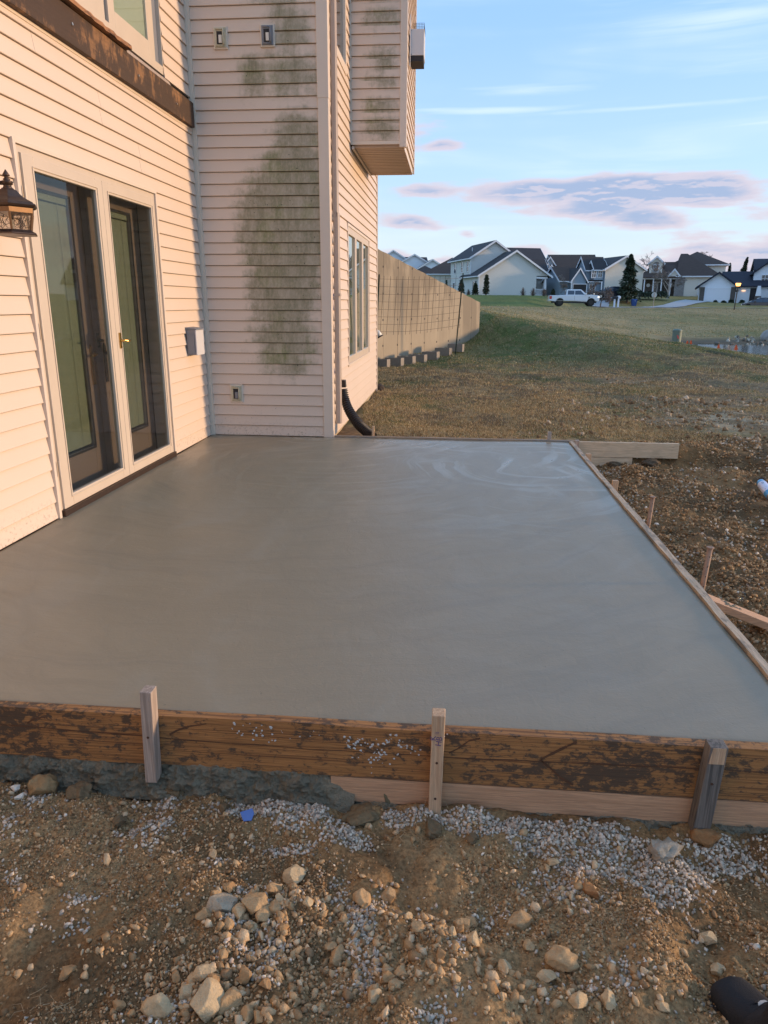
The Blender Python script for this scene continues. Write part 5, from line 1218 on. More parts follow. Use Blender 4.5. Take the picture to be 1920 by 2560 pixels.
# ---------------------------------------------------------------- black shoe in the lower right corner
sh = thing('shoe', 'toe of a black shoe under a black trouser hem in the lower right corner', 'shoe', (3.14, -5.72, -.29))
tip = gp(1800, 2462, -.27); dirn = np.array([.42, -.91, 0]); dirn /= np.linalg.norm(dirn); sdn = np.array([-dirn[1], dirn[0], 0])
def shoe_ring(s, hw, z0, h, n=18, off=0):
    out = []
    for k in range(n):
        a = 2*math.pi*k/n; hw_ = hw*(1+.07*math.sin(7*a+s*90)*(s > .05)); cx = math.cos(a); cz = math.sin(a)
        q = math.copysign(abs(cx)**.75, cx)*hw_; zz = z0+(h*(.5+.5*math.copysign(abs(cz)**.8, cz)))
        out.append(tuple(tip+dirn*s+sdn*(q+off)+np.array([0, 0, zz-tip[2]])))
    return out
gz0 = -.300
prof = [(.0, .012, .012, .020), (.006, .036, .006, .042), (.02, .048, .004, .054), (.045, .054, .003, .060), (.075, .056, .003, .064), (.10, .055, .003, .072), (.14, .052, .003, .088), (.19, .048, .003, .105), (.25, .044, .003, .110), (.29, .034, .006, .108)]
vs, fs = loft([shoe_ring(s, hw, gz0+zb+.010, h) for s, hw, zb, h in prof], 18); MB().add(vs, fs).build('upper', MT['black_leather'], sh, smooth=True)
vs, fs = loft([shoe_ring(s-.004, hw+.005, gz0-.004, .026, 18) for s, hw, zb, h in prof], 18); MB().add(vs, fs).build('sole', MT['rubber'], sh, smooth=True)
for i in range(5):
    s = .095+i*.018; c = tip+dirn*s; zc = gz0+.075+i*.0075
    MB().tube([tuple(c+sdn*(-.026)+(0, 0, zc-tip[2])), tuple(c+(0, 0, zc+.010-tip[2])), tuple(c+sdn*.026+(0, 0, zc-tip[2]))], .0036, 6).build('lace', MT['black_cloth'], sh, smooth=True)
rings = []
for s, r_, z in ((.125, .060, gz0+.050), (.150, .072, gz0+.085), (.175, .070, gz0+.12), (.195, .078, gz0+.155), (.21, .074, gz0+.22), (.22, .080, gz0+.42)):
    ring = []
    for k in range(28):
        a = 2*math.pi*k/28; rr_ = r_*(1+.07*math.sin(5*a+s*40)+.05*math.sin(3*a-s*70)); ring.append(tuple(tip+dirn*(s+.03+math.cos(a)*rr_*1.1)+sdn*(math.sin(a)*rr_)+(0, 0, z-tip[2])))
    rings.append(ring)
vs, fs = loft(rings, 28); MB().add(vs, fs).build('trouser_hem', MT['black_cloth'], sh, smooth=True)
m = MB(); blobc = tip+dirn*.105+sdn*.012; 
m.add([tuple(blobc+dirn*(.008*math.cos(a))+sdn*(.014*math.sin(a))+(0, 0, gz0+.088-tip[2])) for a in np.linspace(0, 5.5, 8)], [tuple(range(8))])
m.build('dust_mark', MT['pumice'], sh)
# ---------------------------------------------------------------- retaining wall
rw = MB(); A_ = -14.0; n = 60; th = .20
ang = math.atan2(WD[1], WD[0])
def wtop(al): return 2.5-.234*max(al, -2) if al > -2 else 2.968
vs = []; fs = []
for i in range(n+1):
    al = -3.2+(WL+3.2)*i/n; zt = 2.5-.2341*al+.006*math.sin(i*1.7)
    vs += [(al, 0, -.45), (al, 0, zt), (al, th, zt), (al, th, -.45)]
for i in range(n):
    for k in range(4): fs.append((i*4+k, i*4+(k+1) % 4, (i+1)*4+(k+1) % 4, (i+1)*4+k))
fs += [(3, 2, 1, 0), (n*4, n*4+1, n*4+2, n*4+3)]
me = bpy.data.meshes.new('retaining_wall'); me.from_pydata(vs, [], [f[::-1] for f in fs]); me.materials.append(MT['old_concrete']); me.update()
o = bpy.data.objects.new('retaining_wall', me); COL.objects.link(o); o.location = (WA[0], WA[1], 0); o.rotation_euler = (0, 0, ang)
tag(o, 'streaked tan concrete retaining wall with a sloping top behind the wire panel', 'wall'); WO[o.name] = (0, 0, 0)
def on_wall(al, out, z): return (WA[0]+WD[0]*al-WN[0]*out, WA[1]+WD[1]*al-WN[1]*out, z)
# concrete blocks in a row at its foot
blk = None; labs = ['first hollow concrete block, partly hidden by the house corner', 'second hollow concrete block from the house corner', 'third hollow concrete block from the house corner', 'middle hollow concrete block of the row of seven',
                    'third hollow concrete block from the far end of the row', 'hollow concrete block with dead grass in it, next to last', 'last hollow concrete block, beside the metal post']
def block_mesh():
    m = MB(); L_, W_, H_, t_ = .39, .19, .19, .032
    m.box(0, L_, 0, t_, 0, H_).box(0, L_, W_-t_, W_, 0, H_).box(0, t_, t_, W_-t_, 0, H_).box(L_-t_, L_, t_, W_-t_, 0, H_).box(L_/2-t_/2, L_/2+t_/2, t_, W_-t_, 0, H_)
    for y in (.045, .125): m.box(-.006, 0, y, y+.03, 0, H_)
    return m
bm_ = block_mesh(); me = bpy.data.meshes.new('concrete_block'); me.from_pydata([(x-.195, y-.095, z) for x, y, z in bm_.v], [], bm_.f); me.materials.append(MT['block_concrete']); me.update()
for i in range(7):
    u = [951, 986, 1016, 1045, 1077, 1108, 1139][i]; v = [913, 911, 907, 904, 900, 895, 888][i]; D_ = [16.2, 16.5, 16.9, 17.4, 17.9, 18.4, 18.9][i]
    p = at(u, v, D_); gz = ground_z(p[0], p[1]); o = bpy.data.objects.new('concrete_block', me); COL.objects.link(o)
    o.location = (p[0], p[1], gz-.01+(.03 if i == 6 else 0)); o.rotation_euler = (rr.uniform(-.03, .03), rr.uniform(-.04, .04), ang-math.pi/2+rr.uniform(-.10, .10)+.25)
    tag(o, labs[i], 'concrete block', 'hollow concrete blocks in a row by the wall'); WO[o.name] = tuple(o.location)
# posts and welded wire panel
pA = at(936, 900, 15.6); pB = at(1138, 872, 18.35); tB = at(1158, 683, 18.35); tA = at(948, 686, 15.6)
def tpost(a, b, label):
    a = np.array(a); b = np.array(b); t_ = thing('fence_post', label, 'post', tuple(a)); d = (b-a)/np.linalg.norm(b-a)
    MB().tube([a, b], [.020, .020], 4).build('rail', MT['tpost_green'], t_)
    m = MB(); e = np.array([.015, -.024, 0])
    for k in range(14): q = a+(b-a)*(.08+.065*k); m.box(q[0]-.008, q[0]+.008, q[1]-.030, q[1]-.012, q[2]-.008, q[2]+.008)
    m.build('studs', MT['tpost_green'], t_)
a_ = (pA[0], pA[1], ground_z(pA[0], pA[1])-.1); tpost(a_, tuple(tA), 'dark green metal fence post at the corner of the house')
b_ = (pB[0], pB[1], ground_z(pB[0], pB[1])-.1); tpost(b_, tuple(tB), 'leaning dark green metal fence post beside the last concrete block')
wp = thing('wire_panel', 'rusty welded wire panel sagging between the two metal posts', 'wire panel', tuple(pA))
c00, c10, c11, c01 = at(930, 829, 15.5), at(1146, 813, 18.3), at(1152, 695, 18.3), at(940, 697, 15.5)
def WPt(u, v): p = (np.array(c00)*(1-u)+np.array(c10)*u)*(1-v)+(np.array(c01)*(1-u)+np.array(c11)*u)*v; return p+np.array([0, 0, -.055*math.sin(math.pi*u)*(1-v*.5)])+np.array([.02*math.sin(7*u), -.03*math.sin(math.pi*u), 0])
for j in range(8):
    v = j/7; MB().tube([WPt(u, v) for u in np.linspace(0, 1.02, 14)], .0042, 4).build('wire', MT['wire'], wp)
for i in range(16):
    u = i/15.2+.01; MB().tube([WPt(u+.01*math.sin(i*3)*(1-v), v) for v in (-.06, .2, .4, .6, .8, 1.06)], .0042, 4).build('wire', MT['wire'], wp)
# pipe end behind the house corner
m = MB(); p = at(946, 838, 12.0)
m.tube([p+(-.10, 0, .06), p+(-.01, 0, .035), p+(.030, 0, -.02)], [.045, .047, .047], 14); vp = thing('vent_pipe', 'white plastic vent elbow poking out behind the house corner', 'pipe', tuple(p))
m.build('elbow', MT['white_plastic'], vp, smooth=True); MB().tube([p+(.025, 0, -.012), p+(.034, 0, -.028)], [.050, .050], 14).build('rim', MT['far_dark'], vp)

# ---------------------------------------------------------------- utility pedestal and marker flags
p = at(1690, 858, 25.5); gz = ground_z(p[0], p[1])
pe = thing('utility_pedestal', 'squat grey-green utility pedestal with a red mark on the bank crest', 'utility pedestal', (p[0], p[1], gz-.3)); H_ = 1.29-(822-759)/1946*25.5
m = MB(); prof = [(.150, gz-.3), (.150, H_-.09), (.158, H_-.085), (.158, H_-.045), (.15, H_-.02), (.10, H_+.01), (.0, H_+.015)]
n = 24; vs = []; 
m.tube([(p[0], p[1], z) for r, z in prof], [max(r, .002) for r, z in prof], 24); m.build('barrel', MT['pedestal_green'], pe, smooth=False)
plain('red_mark', (.65, .10, .08), .6)
m = MB(); c = np.array([p[0]-.02, p[1]-.163, H_-.30])
m.prism([(c[0]-.03, c[2]+.11), (c[0]+.0, c[2]+.12), (c[0]+.06, c[2]+.03), (c[0]+.045, c[2]-.02), (c[0]+.0, c[2]+.01)], 'y', c[1], c[1]+.006); m.build('red_mark', MT['red_mark'], pe)
for (u, v, lab) in ((1717, 867, 'leftmost orange marker flag, right beside the pedestal'), (1726, 866, 'orange marker flag just right of the leftmost one'), (1795, 876, 'orange marker flag in front of the pond, left of the last'), (1839, 877, 'rightmost orange marker flag at the pond edge')):
    p = at(u, v, 26.0); gz = ground_z(p[0], p[1]); zt = 1.29-(v-14-759)/1946*26
    f = thing('marker_flag', lab, 'flag', (p[0], p[1], gz), group='orange utility marker flags'); s_ = .85 if u < 1760 else 1.25
    MB().tube([(p[0], p[1], gz-.05), (p[0]+.01, p[1], zt+.02)], .003, 4).build('wire', MT['wire'], f)
    MB().prism([(p[0]-.02, zt+.02), (p[0]+.02, zt+.02), (p[0]+.055*s_, zt-.10*s_), (p[0]+.03*s_, zt-.14*s_), (p[0]-.05*s_, zt-.12*s_)], 'y', p[1]-.002, p[1]+.002).build('pennant', MT['flag_orange'], f)
# riprap stones round the pond
rp = np.random.default_rng(2); plain_i = 0
n = 260; uu = rp.uniform(1760, 2200, n); DD = rp.uniform(43, 50, n); xs_, ys_ = [], []
for u, d in zip(uu, DD): q = at(u, 800, d); xs_.append(q[0]); ys_.append(q[1])
xs_ = np.array(xs_); ys_ = np.array(ys_); k = rp.random(n) < sst(uu, 1800, 1880)*.9+.06; r = rp.uniform(.06, .16, n)
pebbles('shore_stones', xs_[k], ys_[k], r[k], cols(k.sum(), [(.18, .17, .155), (.26, .25, .235), (.09, .085, .08)], rp), rp, sink=.3, label='pale rocks lining the far shore of the pond', cat='rocks')
q = at(1917, 850, 47); V_ = IV1*(1+(fbm(IV1[:, 0]*2+3, IV1[:, 1]*2+IV1[:, 2], 4)[:, None]-.5)*.5)*np.array([.42, .4, .45]); cen = np.array([q[0], q[1], ground_z(q[0], q[1])+.25])
mesh_np('boulder', V_+cen, IF1, MT['stone'], np.ones((len(V_), 3))*np.array([.34, .32, .30]), base=tuple(cen), label='pale boulder on the pond bank at the right edge', cat='boulder')
# ---------------------------------------------------------------- neighbourhood
RH = np.array([CY, -SY, 0.0])
def site(u, D_, zb=None):
    p = at(u, 757, D_); x, y = float(p[0]), float(p[1]); return (x, y, ground_z(x, y) if zb is None else zb)
class House:
    def __init__(s, name, label, u, D_, zb, rot, cat='house'):
        s.loc = (lambda p: (p[0], p[1], zb))(at(u, 757, D_)); s.loc = tuple(float(q) for q in s.loc)
        s.o = thing(name, label, cat, s.loc, math.radians(rot)+YAW*-1*0+(-YAW if False else 0), local=True)
        s.o.rotation_euler = (0, 0, math.radians(rot)-YAW)
    def part(s, name, mb, mat, parent=None):
        par = s.o if parent is None else parent; o = mb.build(name, MT[mat], par); return o
    def gable(s, x0, x1, y0, y1, h, rise, axis, mw, mr, ov=.35, z0=0, cut=None, trim='far_trim', skip=False):
        m = MB(); bx1 = cut if cut else x1
        m.box(x0, bx1, y0, y1, z0-.6*(z0 == 0), h)
        if axis == 'y': m.prism([(x0, h), (x1, h), ((x0+x1)/2, h+rise)], 'y', y0, y1)
        else: m.prism([(y0, h), (y1, h), ((y0+y1)/2, h+rise)], 'x', x0, x1)
        wl = s.part('wall', m, mw); r = MB(); tr = MB(); t_ = .16
        if axis == 'y': a0, a1, b0, b1 = x0, x1, y0, y1
        else: a0, a1, b0, b1 = y0, y1, x0, x1
        mid = (a0+a1)/2; hw = (a1-a0)/2; sl = rise/hw; e = ov; b0_, b1_ = b0-ov, b1+ov; lift = .03
        for sg in (-1, 1):
            ea = mid+sg*(hw+e); ez = h-sl*e+lift; rz = h+rise+lift
            poly = [(mid, rz), (ea, ez), (ea, ez+t_), (mid, rz+t_)] if True else None
            r.prism(poly, 'y' if axis == 'y' else 'x', b0_, b1_)
            # white rake boards on both gables and the eave
            for bb0, bb1 in ((b0_-.04, b0_-.002), (b1_+.002, b1_+.04)): tr.prism([(mid, rz-.10), (ea, ez-.10), (ea, ez+t_+.03), (mid, rz+t_+.03)], 'y' if axis == 'y' else 'x', bb0, bb1)
            aa = (ea+.002*sg, ea+sg*.10)
            q = (min(aa), max(aa))
            if axis == 'y': tr.box(q[0], q[1], b0_, b1_, ez-.02, ez+.13)
            else: tr.box(b0_, b1_, q[0], q[1], ez-.02, ez+.13)
        ro = s.part('roof', r, mr); s.part('roof_trim', tr, trim); return wl, ro
    def hip(s, x0, x1, y0, y1, h, rise, mw, mr, ov=.4, z0=0, trim='far_trim', ridge=None):
        m = MB(); m.box(x0, x1, y0, y1, z0-.6*(z0 == 0), h); wl = s.part('wall', m, mw)
        X0, X1, Y0, Y1 = x0-ov, x1+ov, y0-ov, y1+ov; w_ = (Y1-Y0)/2; r0, r1 = (X0+w_*.95, X1-w_*.95) if ridge is None else ridge
        if r0 > r1: r0 = r1 = (r0+r1)/2
        ym = (Y0+Y1)/2; b = h+.02; r = MB()
        r.add([(X0, Y0, b), (X1, Y0, b), (X1, Y1, b), (X0, Y1, b), (X0, Y0, b+.14), (X1, Y0, b+.14), (X1, Y1, b+.14), (X0, Y1, b+.14), (r0, ym, b+rise), (r1+.01, ym, b+rise)],
              [(0, 3, 2, 1), (0, 1, 5, 4), (1, 2, 6, 5), (2, 3, 7, 6), (3, 0, 4, 7), (4, 5, 9, 8), (5, 6, 9), (6, 7, 8, 9), (7, 4, 8)])
        ro = s.part('roof', r, mr); t_ = MB(); t_.box(X0, X1, Y0-.07, Y0-.002, b-.04, b+.13).box(X0-.07, X0-.002, Y0, Y1, b-.04, b+.13).box(X1+.002, X1+.07, Y0, Y1, b-.04, b+.13); s.part('roof_trim', t_, trim); return wl, ro
    def win(s, face, a, z, w_, h_, pos_, mull=1, rows=1, trim='far_trim', name='window', glassm='far_glass'):
        """face 'f': on a front plane y=pos_, a = x; face 'l': on a left plane x=pos_, a = y; face 'r' right plane"""
        m = MB(); t_ = .09; d = .08
        def bx(mm, a0, a1, z0, z1, o0, o1):
            if face == 'f': mm.box(a0, a1, pos_-o1, pos_-o0, z0, z1)
            elif face == 'l': mm.box(pos_-o1, pos_-o0, a0, a1, z0, z1)
            else: mm.box(pos_+o0, pos_+o1, a0, a1, z0, z1)
        bx(m, a-t_, a, z-t_, z+h_+t_, .002, d); bx(m, a+w_, a+w_+t_, z-t_, z+h_+t_, .002, d); bx(m, a, a+w_, z+h_, z+h_+t_, .002, d); bx(m, a, a+w_, z-t_, z, .002, d)
        for k in range(1, mull): q = a+w_*k/mull; bx(m, q-.03, q+.03, z, z+h_, .03, d-.005)
        for k in range(1, rows): q = z+h_*k/rows; bx(m, a, a+w_, q-.025, q+.025, .03, d-.01)
        f = s.part(name, m, trim); g = MB(); bx(g, a, a+w_, z, z+h_, .004, .028); s.part('pane', g, glassm, f); return f
def pxm(D_): return D_*.96/1794
# --- grey house with the big garage gable, left
A = House('grey_gabled_house', 'two-storey pale grey house with white rakes and a wide blank garage gable', 1200, 110, 2.30, 12)
A.loc = None
hA = A.o; q = at(940+895*.2893, 757, 110); hA.location = (q[0], q[1], 2.35)
A.gable(-.15, 10.6, 0, 8.2, 2.9, 3.3, 'y', 'far_siding_grey', 'roof_dark', .45, cut=8.7)
A.gable(.0, 7.4, 4.7, 15, 5.55, 2.35, 'y', 'far_siding_grey', 'roof_dark', .4)
A.gable(7.0, 14.2, 9.5, 16, 5.2, 2.3, 'x', 'far_siding_grey', 'roof_dark', .35); A.gable(9.5, 13.2, 5.5, 11, 2.9, 2.6, 'x', 'far_siding_grey', 'roof_dark', .3)
for y, z, hh in ((5.6, 3.6, 1.5), (8.4, 3.6, 1.5), (12.0, 3.6, 1.5), (5.5, .4, 1.9), (8.6, .5, 1.6), (12.4, .4, 1.7)): A.win('l', y, z, .9, hh, 0.0, 1, 2)
A.win('l', 1.9, .1, 1.0, 2.0, -.15, 1, 1, name='door')
m = MB(); m.box(-.42, -.30, -.45, -.33, 0, 2.9).box(-.30, -.15, -.09, -.01, 2.3, 2.45); A.part('gutter_downpipe', m, 'far_trim')
m = MB(); m.box(-.10, .0, 4.55, 4.68, 2.9, 5.5); A.part('gutter_downpipe', m, 'far_trim')
MB_ = MB(); MB_.prism([(9.95, 0), (10.45, 0), (10.30, 2.5), (10.08, 2.5)], 'y', .05, .45); A.part('porch_column', MB_, 'far_trim')
m = MB(); m.box(8.7, 10.5, -.005, .10, 2.5, 2.75); A.part('porch_beam', m, 'far_trim')
m = MB(); m.box(8.75, 10.0, .1, .16, .95, 1.03).box(8.75, 10.0, .1, .16, .12, .2)
for k in range(11): m.box(8.8+.11*k, 8.84+.11*k, .11, .15, .2, .95)
A.part('porch_railing', m, 'far_trim'); m = MB(); m.box(9.85, 10.55, -.05, .6, -.3, .95); A.part('porch_pier', m, 'stone_dark')
m = MB(); m.tube([(9.35, -.03, 3.3), (9.35, .0, 3.3)], .17, 12); A.part('gable_vent', m, 'far_trim')
m = MB(); m.tube([(1.6, 9, 6.2), (1.6, 9, 7.3)], .06, 6); A.part('roof_vent', m, 'far_trim')
m = MB(); m.tube([(-.2, 1.4, 1.7), (-.2, 1.4, 2.1)], .09, 6); A.part('wall_light', m, 'far_dark')
# --- brown hip roof behind the wall
B = House('brown_roofed_house', 'low house with a brown hip roof behind the retaining wall', 1075, 128, 3.0, -2)
k_ = pxm(128)
B.hip(-1.2, 9.0, 0, 12, 2.9, 3.1, 'far_siding_cream', 'roof_brown'); B.hip(-4.2, 2.5, 3, 12, 2.6, 2.1, 'far_siding_cream', 'roof_brown')
# --- two white gabled houses far off
Cc = House('white_gabled_house', 'distant white house whose steep gable just clears the retaining wall on the left', 975, 160, 3.0, 6)
Cc.gable(-3.8, 5.0, 0, 12, 6.1, 2.7, 'y', 'far_siding_white', 'roof_dark')
Cd = House('white_gabled_house', 'distant white house with two front gables peeking over the retaining wall', 1027, 155, 3.0, 5)
Cd.gable(-2.6, 4.2, 1.5, 12, 5.9, 1.9, 'y', 'far_siding_white', 'roof_dark'); Cd.gable(.6, 7.8, -1, 10, 4.6, 2.1, 'y', 'far_siding_white', 'roof_dark'); Cd.gable(-5.5, 4.0, 4, 13, 5.4, 2.2, 'x', 'far_siding_white', 'roof_dark')
# --- brown-roofed two-storey
E_ = House('tan_house', 'tan two-storey house with a long brown roof between the grey houses', 1376, 128, 2.7, -4)
E_.gable(0, 7.4, 0, 9, 3.9, 2.7, 'x', 'far_siding_tan', 'roof_brown', .35); E_.gable(-2.0, 1.4, 1.5, 9, 3.8, 2.3, 'y', 'far_siding_slate', 'roof_brown', .25); E_.gable(-1.2, .9, .4, 4, 3.3, 1.5, 'y', 'far_siding_slate', 'roof_brown', .2)
for x, z in ((-.9, 2.3), (.1, 2.3), (-.9, .4), (.2, .4)): E_.win('f', x, z, .55, 1.2, .4, 1, 2)
# --- blue grey house with open garage
G = House('slate_blue_house', 'slate blue house with an open dark garage and a broad beige side gable', 1507, 112, 2.30, 12)
G.gable(0, 6.2, 0, 9, 3.95, 1.75, 'y', 'far_siding_tan', 'roof_dark', .35)
m = MB(); m.box(-.06, -.004, .02, 8.98, 0, 3.93); G.part('slate_cladding', m, 'far_siding_slate')
G.gable(-2.6, .5, 1.0, 4.0, 3.9, 1.7, 'x', 'far_siding_slate', 'roof_dark', .25, z0=2.4); G.gable(-1.6, .3, .3, 2.2, 3.9, 1.1, 'x', 'far_siding_slate', 'roof_dark', .2, z0=2.4)
G.gable(-6.6, -.1, 1.0, 7.0, 2.25, 1.9, 'x', 'far_siding_slate', 'roof_brown', .3); G.gable(-5.2, -2.9, .2, 4, 2.3, 1.6, 'y', 'far_siding_slate', 'roof_dark', .25)
for x in (-2.0, -1.0): G.win('f', x, 2.75, .6, 1.05, .3 if x > -1.5 else .3, 2, 2)
for y in (1.0, 2.6, 3.4): G.win('l', y, 2.8, .55, .9, -1.6, 2, 2)
G.win('f', -4.9, .0, 2.1, 1.75, .2, 1, 1, name='garage_opening', glassm='far_dark'); G.win('f', -1.9, .3, .9, 1.5, .98, 2, 2)
for x in (-5.5, -.7): m = MB(); m.box(x, x+.14, -.4, -.26, 0, 2.2); G.part('porch_column', m, 'far_trim')
# --- big brown hip house
H_ = House('brown_hip_roofed_house', 'large house under steep brown hip roofs with a porch and arched dormer window', 1597, 128, 2.62, -17); H_.o.scale = (1.185, 1.185, 1.185)
H_.hip(5.0, 10.2, 0, 10, 2.55, 3.4, 'far_siding_cream', 'roof_brown', ridge=(5.3, 6.2)); H_.hip(.2, 5.4, 1.6, 9, 2.35, 2.5, 'stone_dark', 'roof_brown', ridge=(2.5, 5.2)); H_.hip(4.2, 11.6, 5.2, 14, 4.3, 2.2, 'far_siding_cream', 'roof_brown')  # dark colour of the porch wall stands for the shade in its recess
m = MB(); m.box(4.55, 5.85, -.08, -.004, 0, 2.5); H_.part('stone_facing', m, 'stone_veneer')
m = MB(); m.prism([(-.25, 2.3), (5.2, 2.3), (5.2, 2.42), (-.25, 2.42)], 'y', -.35, 1.7); H_.part('porch_beam', m, 'far_trim')
m = MB(); m.add([(-.4, -.5, 2.43), (5.1, -.5, 2.43), (5.1, 3.6, 4.25), (1.4, 3.6, 4.25), (-.4, -.5, 2.55), (5.1, -.5, 2.55), (5.1, 3.6, 4.37), (1.4, 3.6, 4.37)], [(0, 3, 2, 1), (4, 5, 6, 7), (0, 1, 5, 4), (1, 2, 6, 5), (2, 3, 7, 6), (3, 0, 4, 7)]); H_.part('porch_roof', m, 'roof_brown')
for x in (.4, 1.6, 2.7, 3.9): m = MB(); m.box(x, x+.16, -.3, -.14, 0, 2.3); H_.part('porch_column', m, 'far_trim')
H_.gable(1.05, 2.75, .9, 5.5, 4.55, .75, 'y', 'far_siding_cream', 'roof_brown', .25, z0=2.9)
f = H_.win('f', 1.55, 3.35, .65, .95, .9, 2, 2); m = MB(); m.prism([(1.46, 4.32)]+[(1.875+.42*math.cos(a), 4.38+.30*math.sin(a)) for a in np.linspace(math.pi, 0, 9)]+[(2.29, 4.32)], 'y', .84, .895); H_.part('arch_light', m, 'far_glass', f)
H_.win('f', 1.9, .5, .9, 1.4, 1.6, 2, 1); m = MB(); m.tube([(1.1, 1.50, 1.5), (1.1, 1.58, 1.5)], .26, 12); H_.part('door_wreath', m, 'far_trim'); H_.gable(3.7, 5.0, -.25, 2, 2.75, .75, 'y', 'far_siding_cream', 'roof_brown', .15, z0=2.45)
m = MB(); m.box(8.6, 9.4, -.7, -.1, 0, .6); H_.part('air_conditioner', m, 'far_dark'); m = MB(); m.box(7.7, 7.8, -.1, -.02, .2, 1.7).box(7.6, 7.95, -.14, -.021, .15, .4); H_.part('utility_meter', m, 'far_trim')
# --- white modern farmhouse
W_ = House('white_farmhouse', 'white farmhouse with navy roof, white garage door and stone-footed porch columns', 1745, 112, 1.50, -22)
W_.gable(0, 4.8, 0, 9, 2.45, 1.75, 'y', 'far_siding_white', 'roof_navy', .5, trim='roof_navy'); W_.gable(3.5, 19, 1.2, 10, 2.45, 2.0, 'x', 'far_siding_white', 'roof_navy', .45, trim='roof_navy')
W_.gable(7.6, 18.5, 4.5, 11.5, 4.75, 1.6, 'x', 'far_siding_white', 'roof_navy', .35, trim='roof_navy'); W_.gable(7.2, 10.4, 2.6, 8, 4.3, 1.3, 'y', 'far_siding_white', 'roof_navy', .35, z0=2.3, trim='roof_navy'); W_.gable(11.2, 17, -1.4, 4, 2.45, 2.1, 'y', 'far_siding_white', 'roof_navy', .45, z0=2.2, trim='roof_navy')
W_.win('f', 1.05, .02, 3.2, 2.0, 0, 1, 1, name='garage_door', glassm='far_trim'); W_.win('f', 8.3, 3.0, 1.25, .95, 2.6, 3, 2); W_.win('f', 12.6, .4, 1.6, 1.7, 1.2, 3, 3)
m = MB(); m.box(6.9, 7.7, 1.13, 1.19, .0, 2.1); W_.part('entry_door', m, 'far_dark')
for x in (.05, 4.25): m = MB(); m.box(x, x+.65, -.13, -.004, 0, 2.25); W_.part('stone_pier', m, 'stone_dark')
for x in (7.9, 10.0, 11.9):
    m = MB(); m.hexa([(x-.35, -.7, 1.0), (x+.35, -.7, 1.0), (x+.35, 0, 1.0), (x-.35, 0, 1.0), (x-.2, -.55, 2.4), (x+.2, -.55, 2.4), (x+.2, -.15, 2.4), (x-.2, -.15, 2.4)]); W_.part('porch_column', m, 'far_trim'); m = MB(); m.box(x-.4, x+.4, -.75, .05, -.4, .998); W_.part('column_base', m, 'stone_dark')
m = MB(); m.tube([(-.04, -.2, 1.5), (-.04, -.2, 1.9)], .09, 6); 
wl_ = MB(); wl_.tube([(5.35, 1.05, 1.75), (5.35, 1.10, 1.75)], .3, 14); wl_.xf(lambda p: (5.35+(p[0]-5.35)*1.0+.65, p[1], 1.75+(p[2]-1.75)*.35)); 
ol = W_.part('lit_oval_light', wl_, 'lamp_glow_pale'); wl_ = MB(); wl_.tube([(5.35, 1.05, 1.75), (5.35, 1.10, 1.75)], .3, 14); wl_.xf(lambda p: (5.35+(p[0]-5.35)*1.7-.5, p[1], 1.72+(p[2]-1.75)*.5)); W_.part('oval_sign', wl_, 'far_dark')
# driveway to the white house and street edge
def strip(name, mat, pts, w0, w1, lift=.07):
    V = []; Fc = []; n = 24
    P_ = [np.array(at(u, 757, d)[:2]) for u, d in pts]
    def ev(f): k = min(int(f*(len(P_)-1)), len(P_)-2); g = f*(len(P_)-1)-k; return P_[k]*(1-g)+P_[k+1]*g
    for i in range(n+1):
        f = i/n; p = ev(f); q = ev(min(1, f+.02))-ev(max(0, f-.02)); q /= np.linalg.norm(q); nn = np.array([-q[1], q[0]]); wd = w0*(1-f)+w1*f
        for j in range(7): r = p+nn*wd*(j/6-.5); V.append((r[0], r[1], ground_z(r[0], r[1])+lift))
    for i in range(n):
        for j in range(6): k = i*7+j; Fc.append((k+7, k+8, k+1, k))
    return mesh_np(name, np.array(V), np.array(Fc), MT[mat], kind='structure')
strip('driveway', 'drive_concrete', [(1590, 95.5), (1680, 99.5), (1774, 111)], 1.8, 3.0); strip('driveway', 'drive_concrete', [(1500, 98), (1500, 103), (1530, 110)], 2.2, 3.0)
strip('pavement', 'drive_concrete', [(1500, 97.5), (1600, 97.5), (1650, 97)], .8, .8, .06)

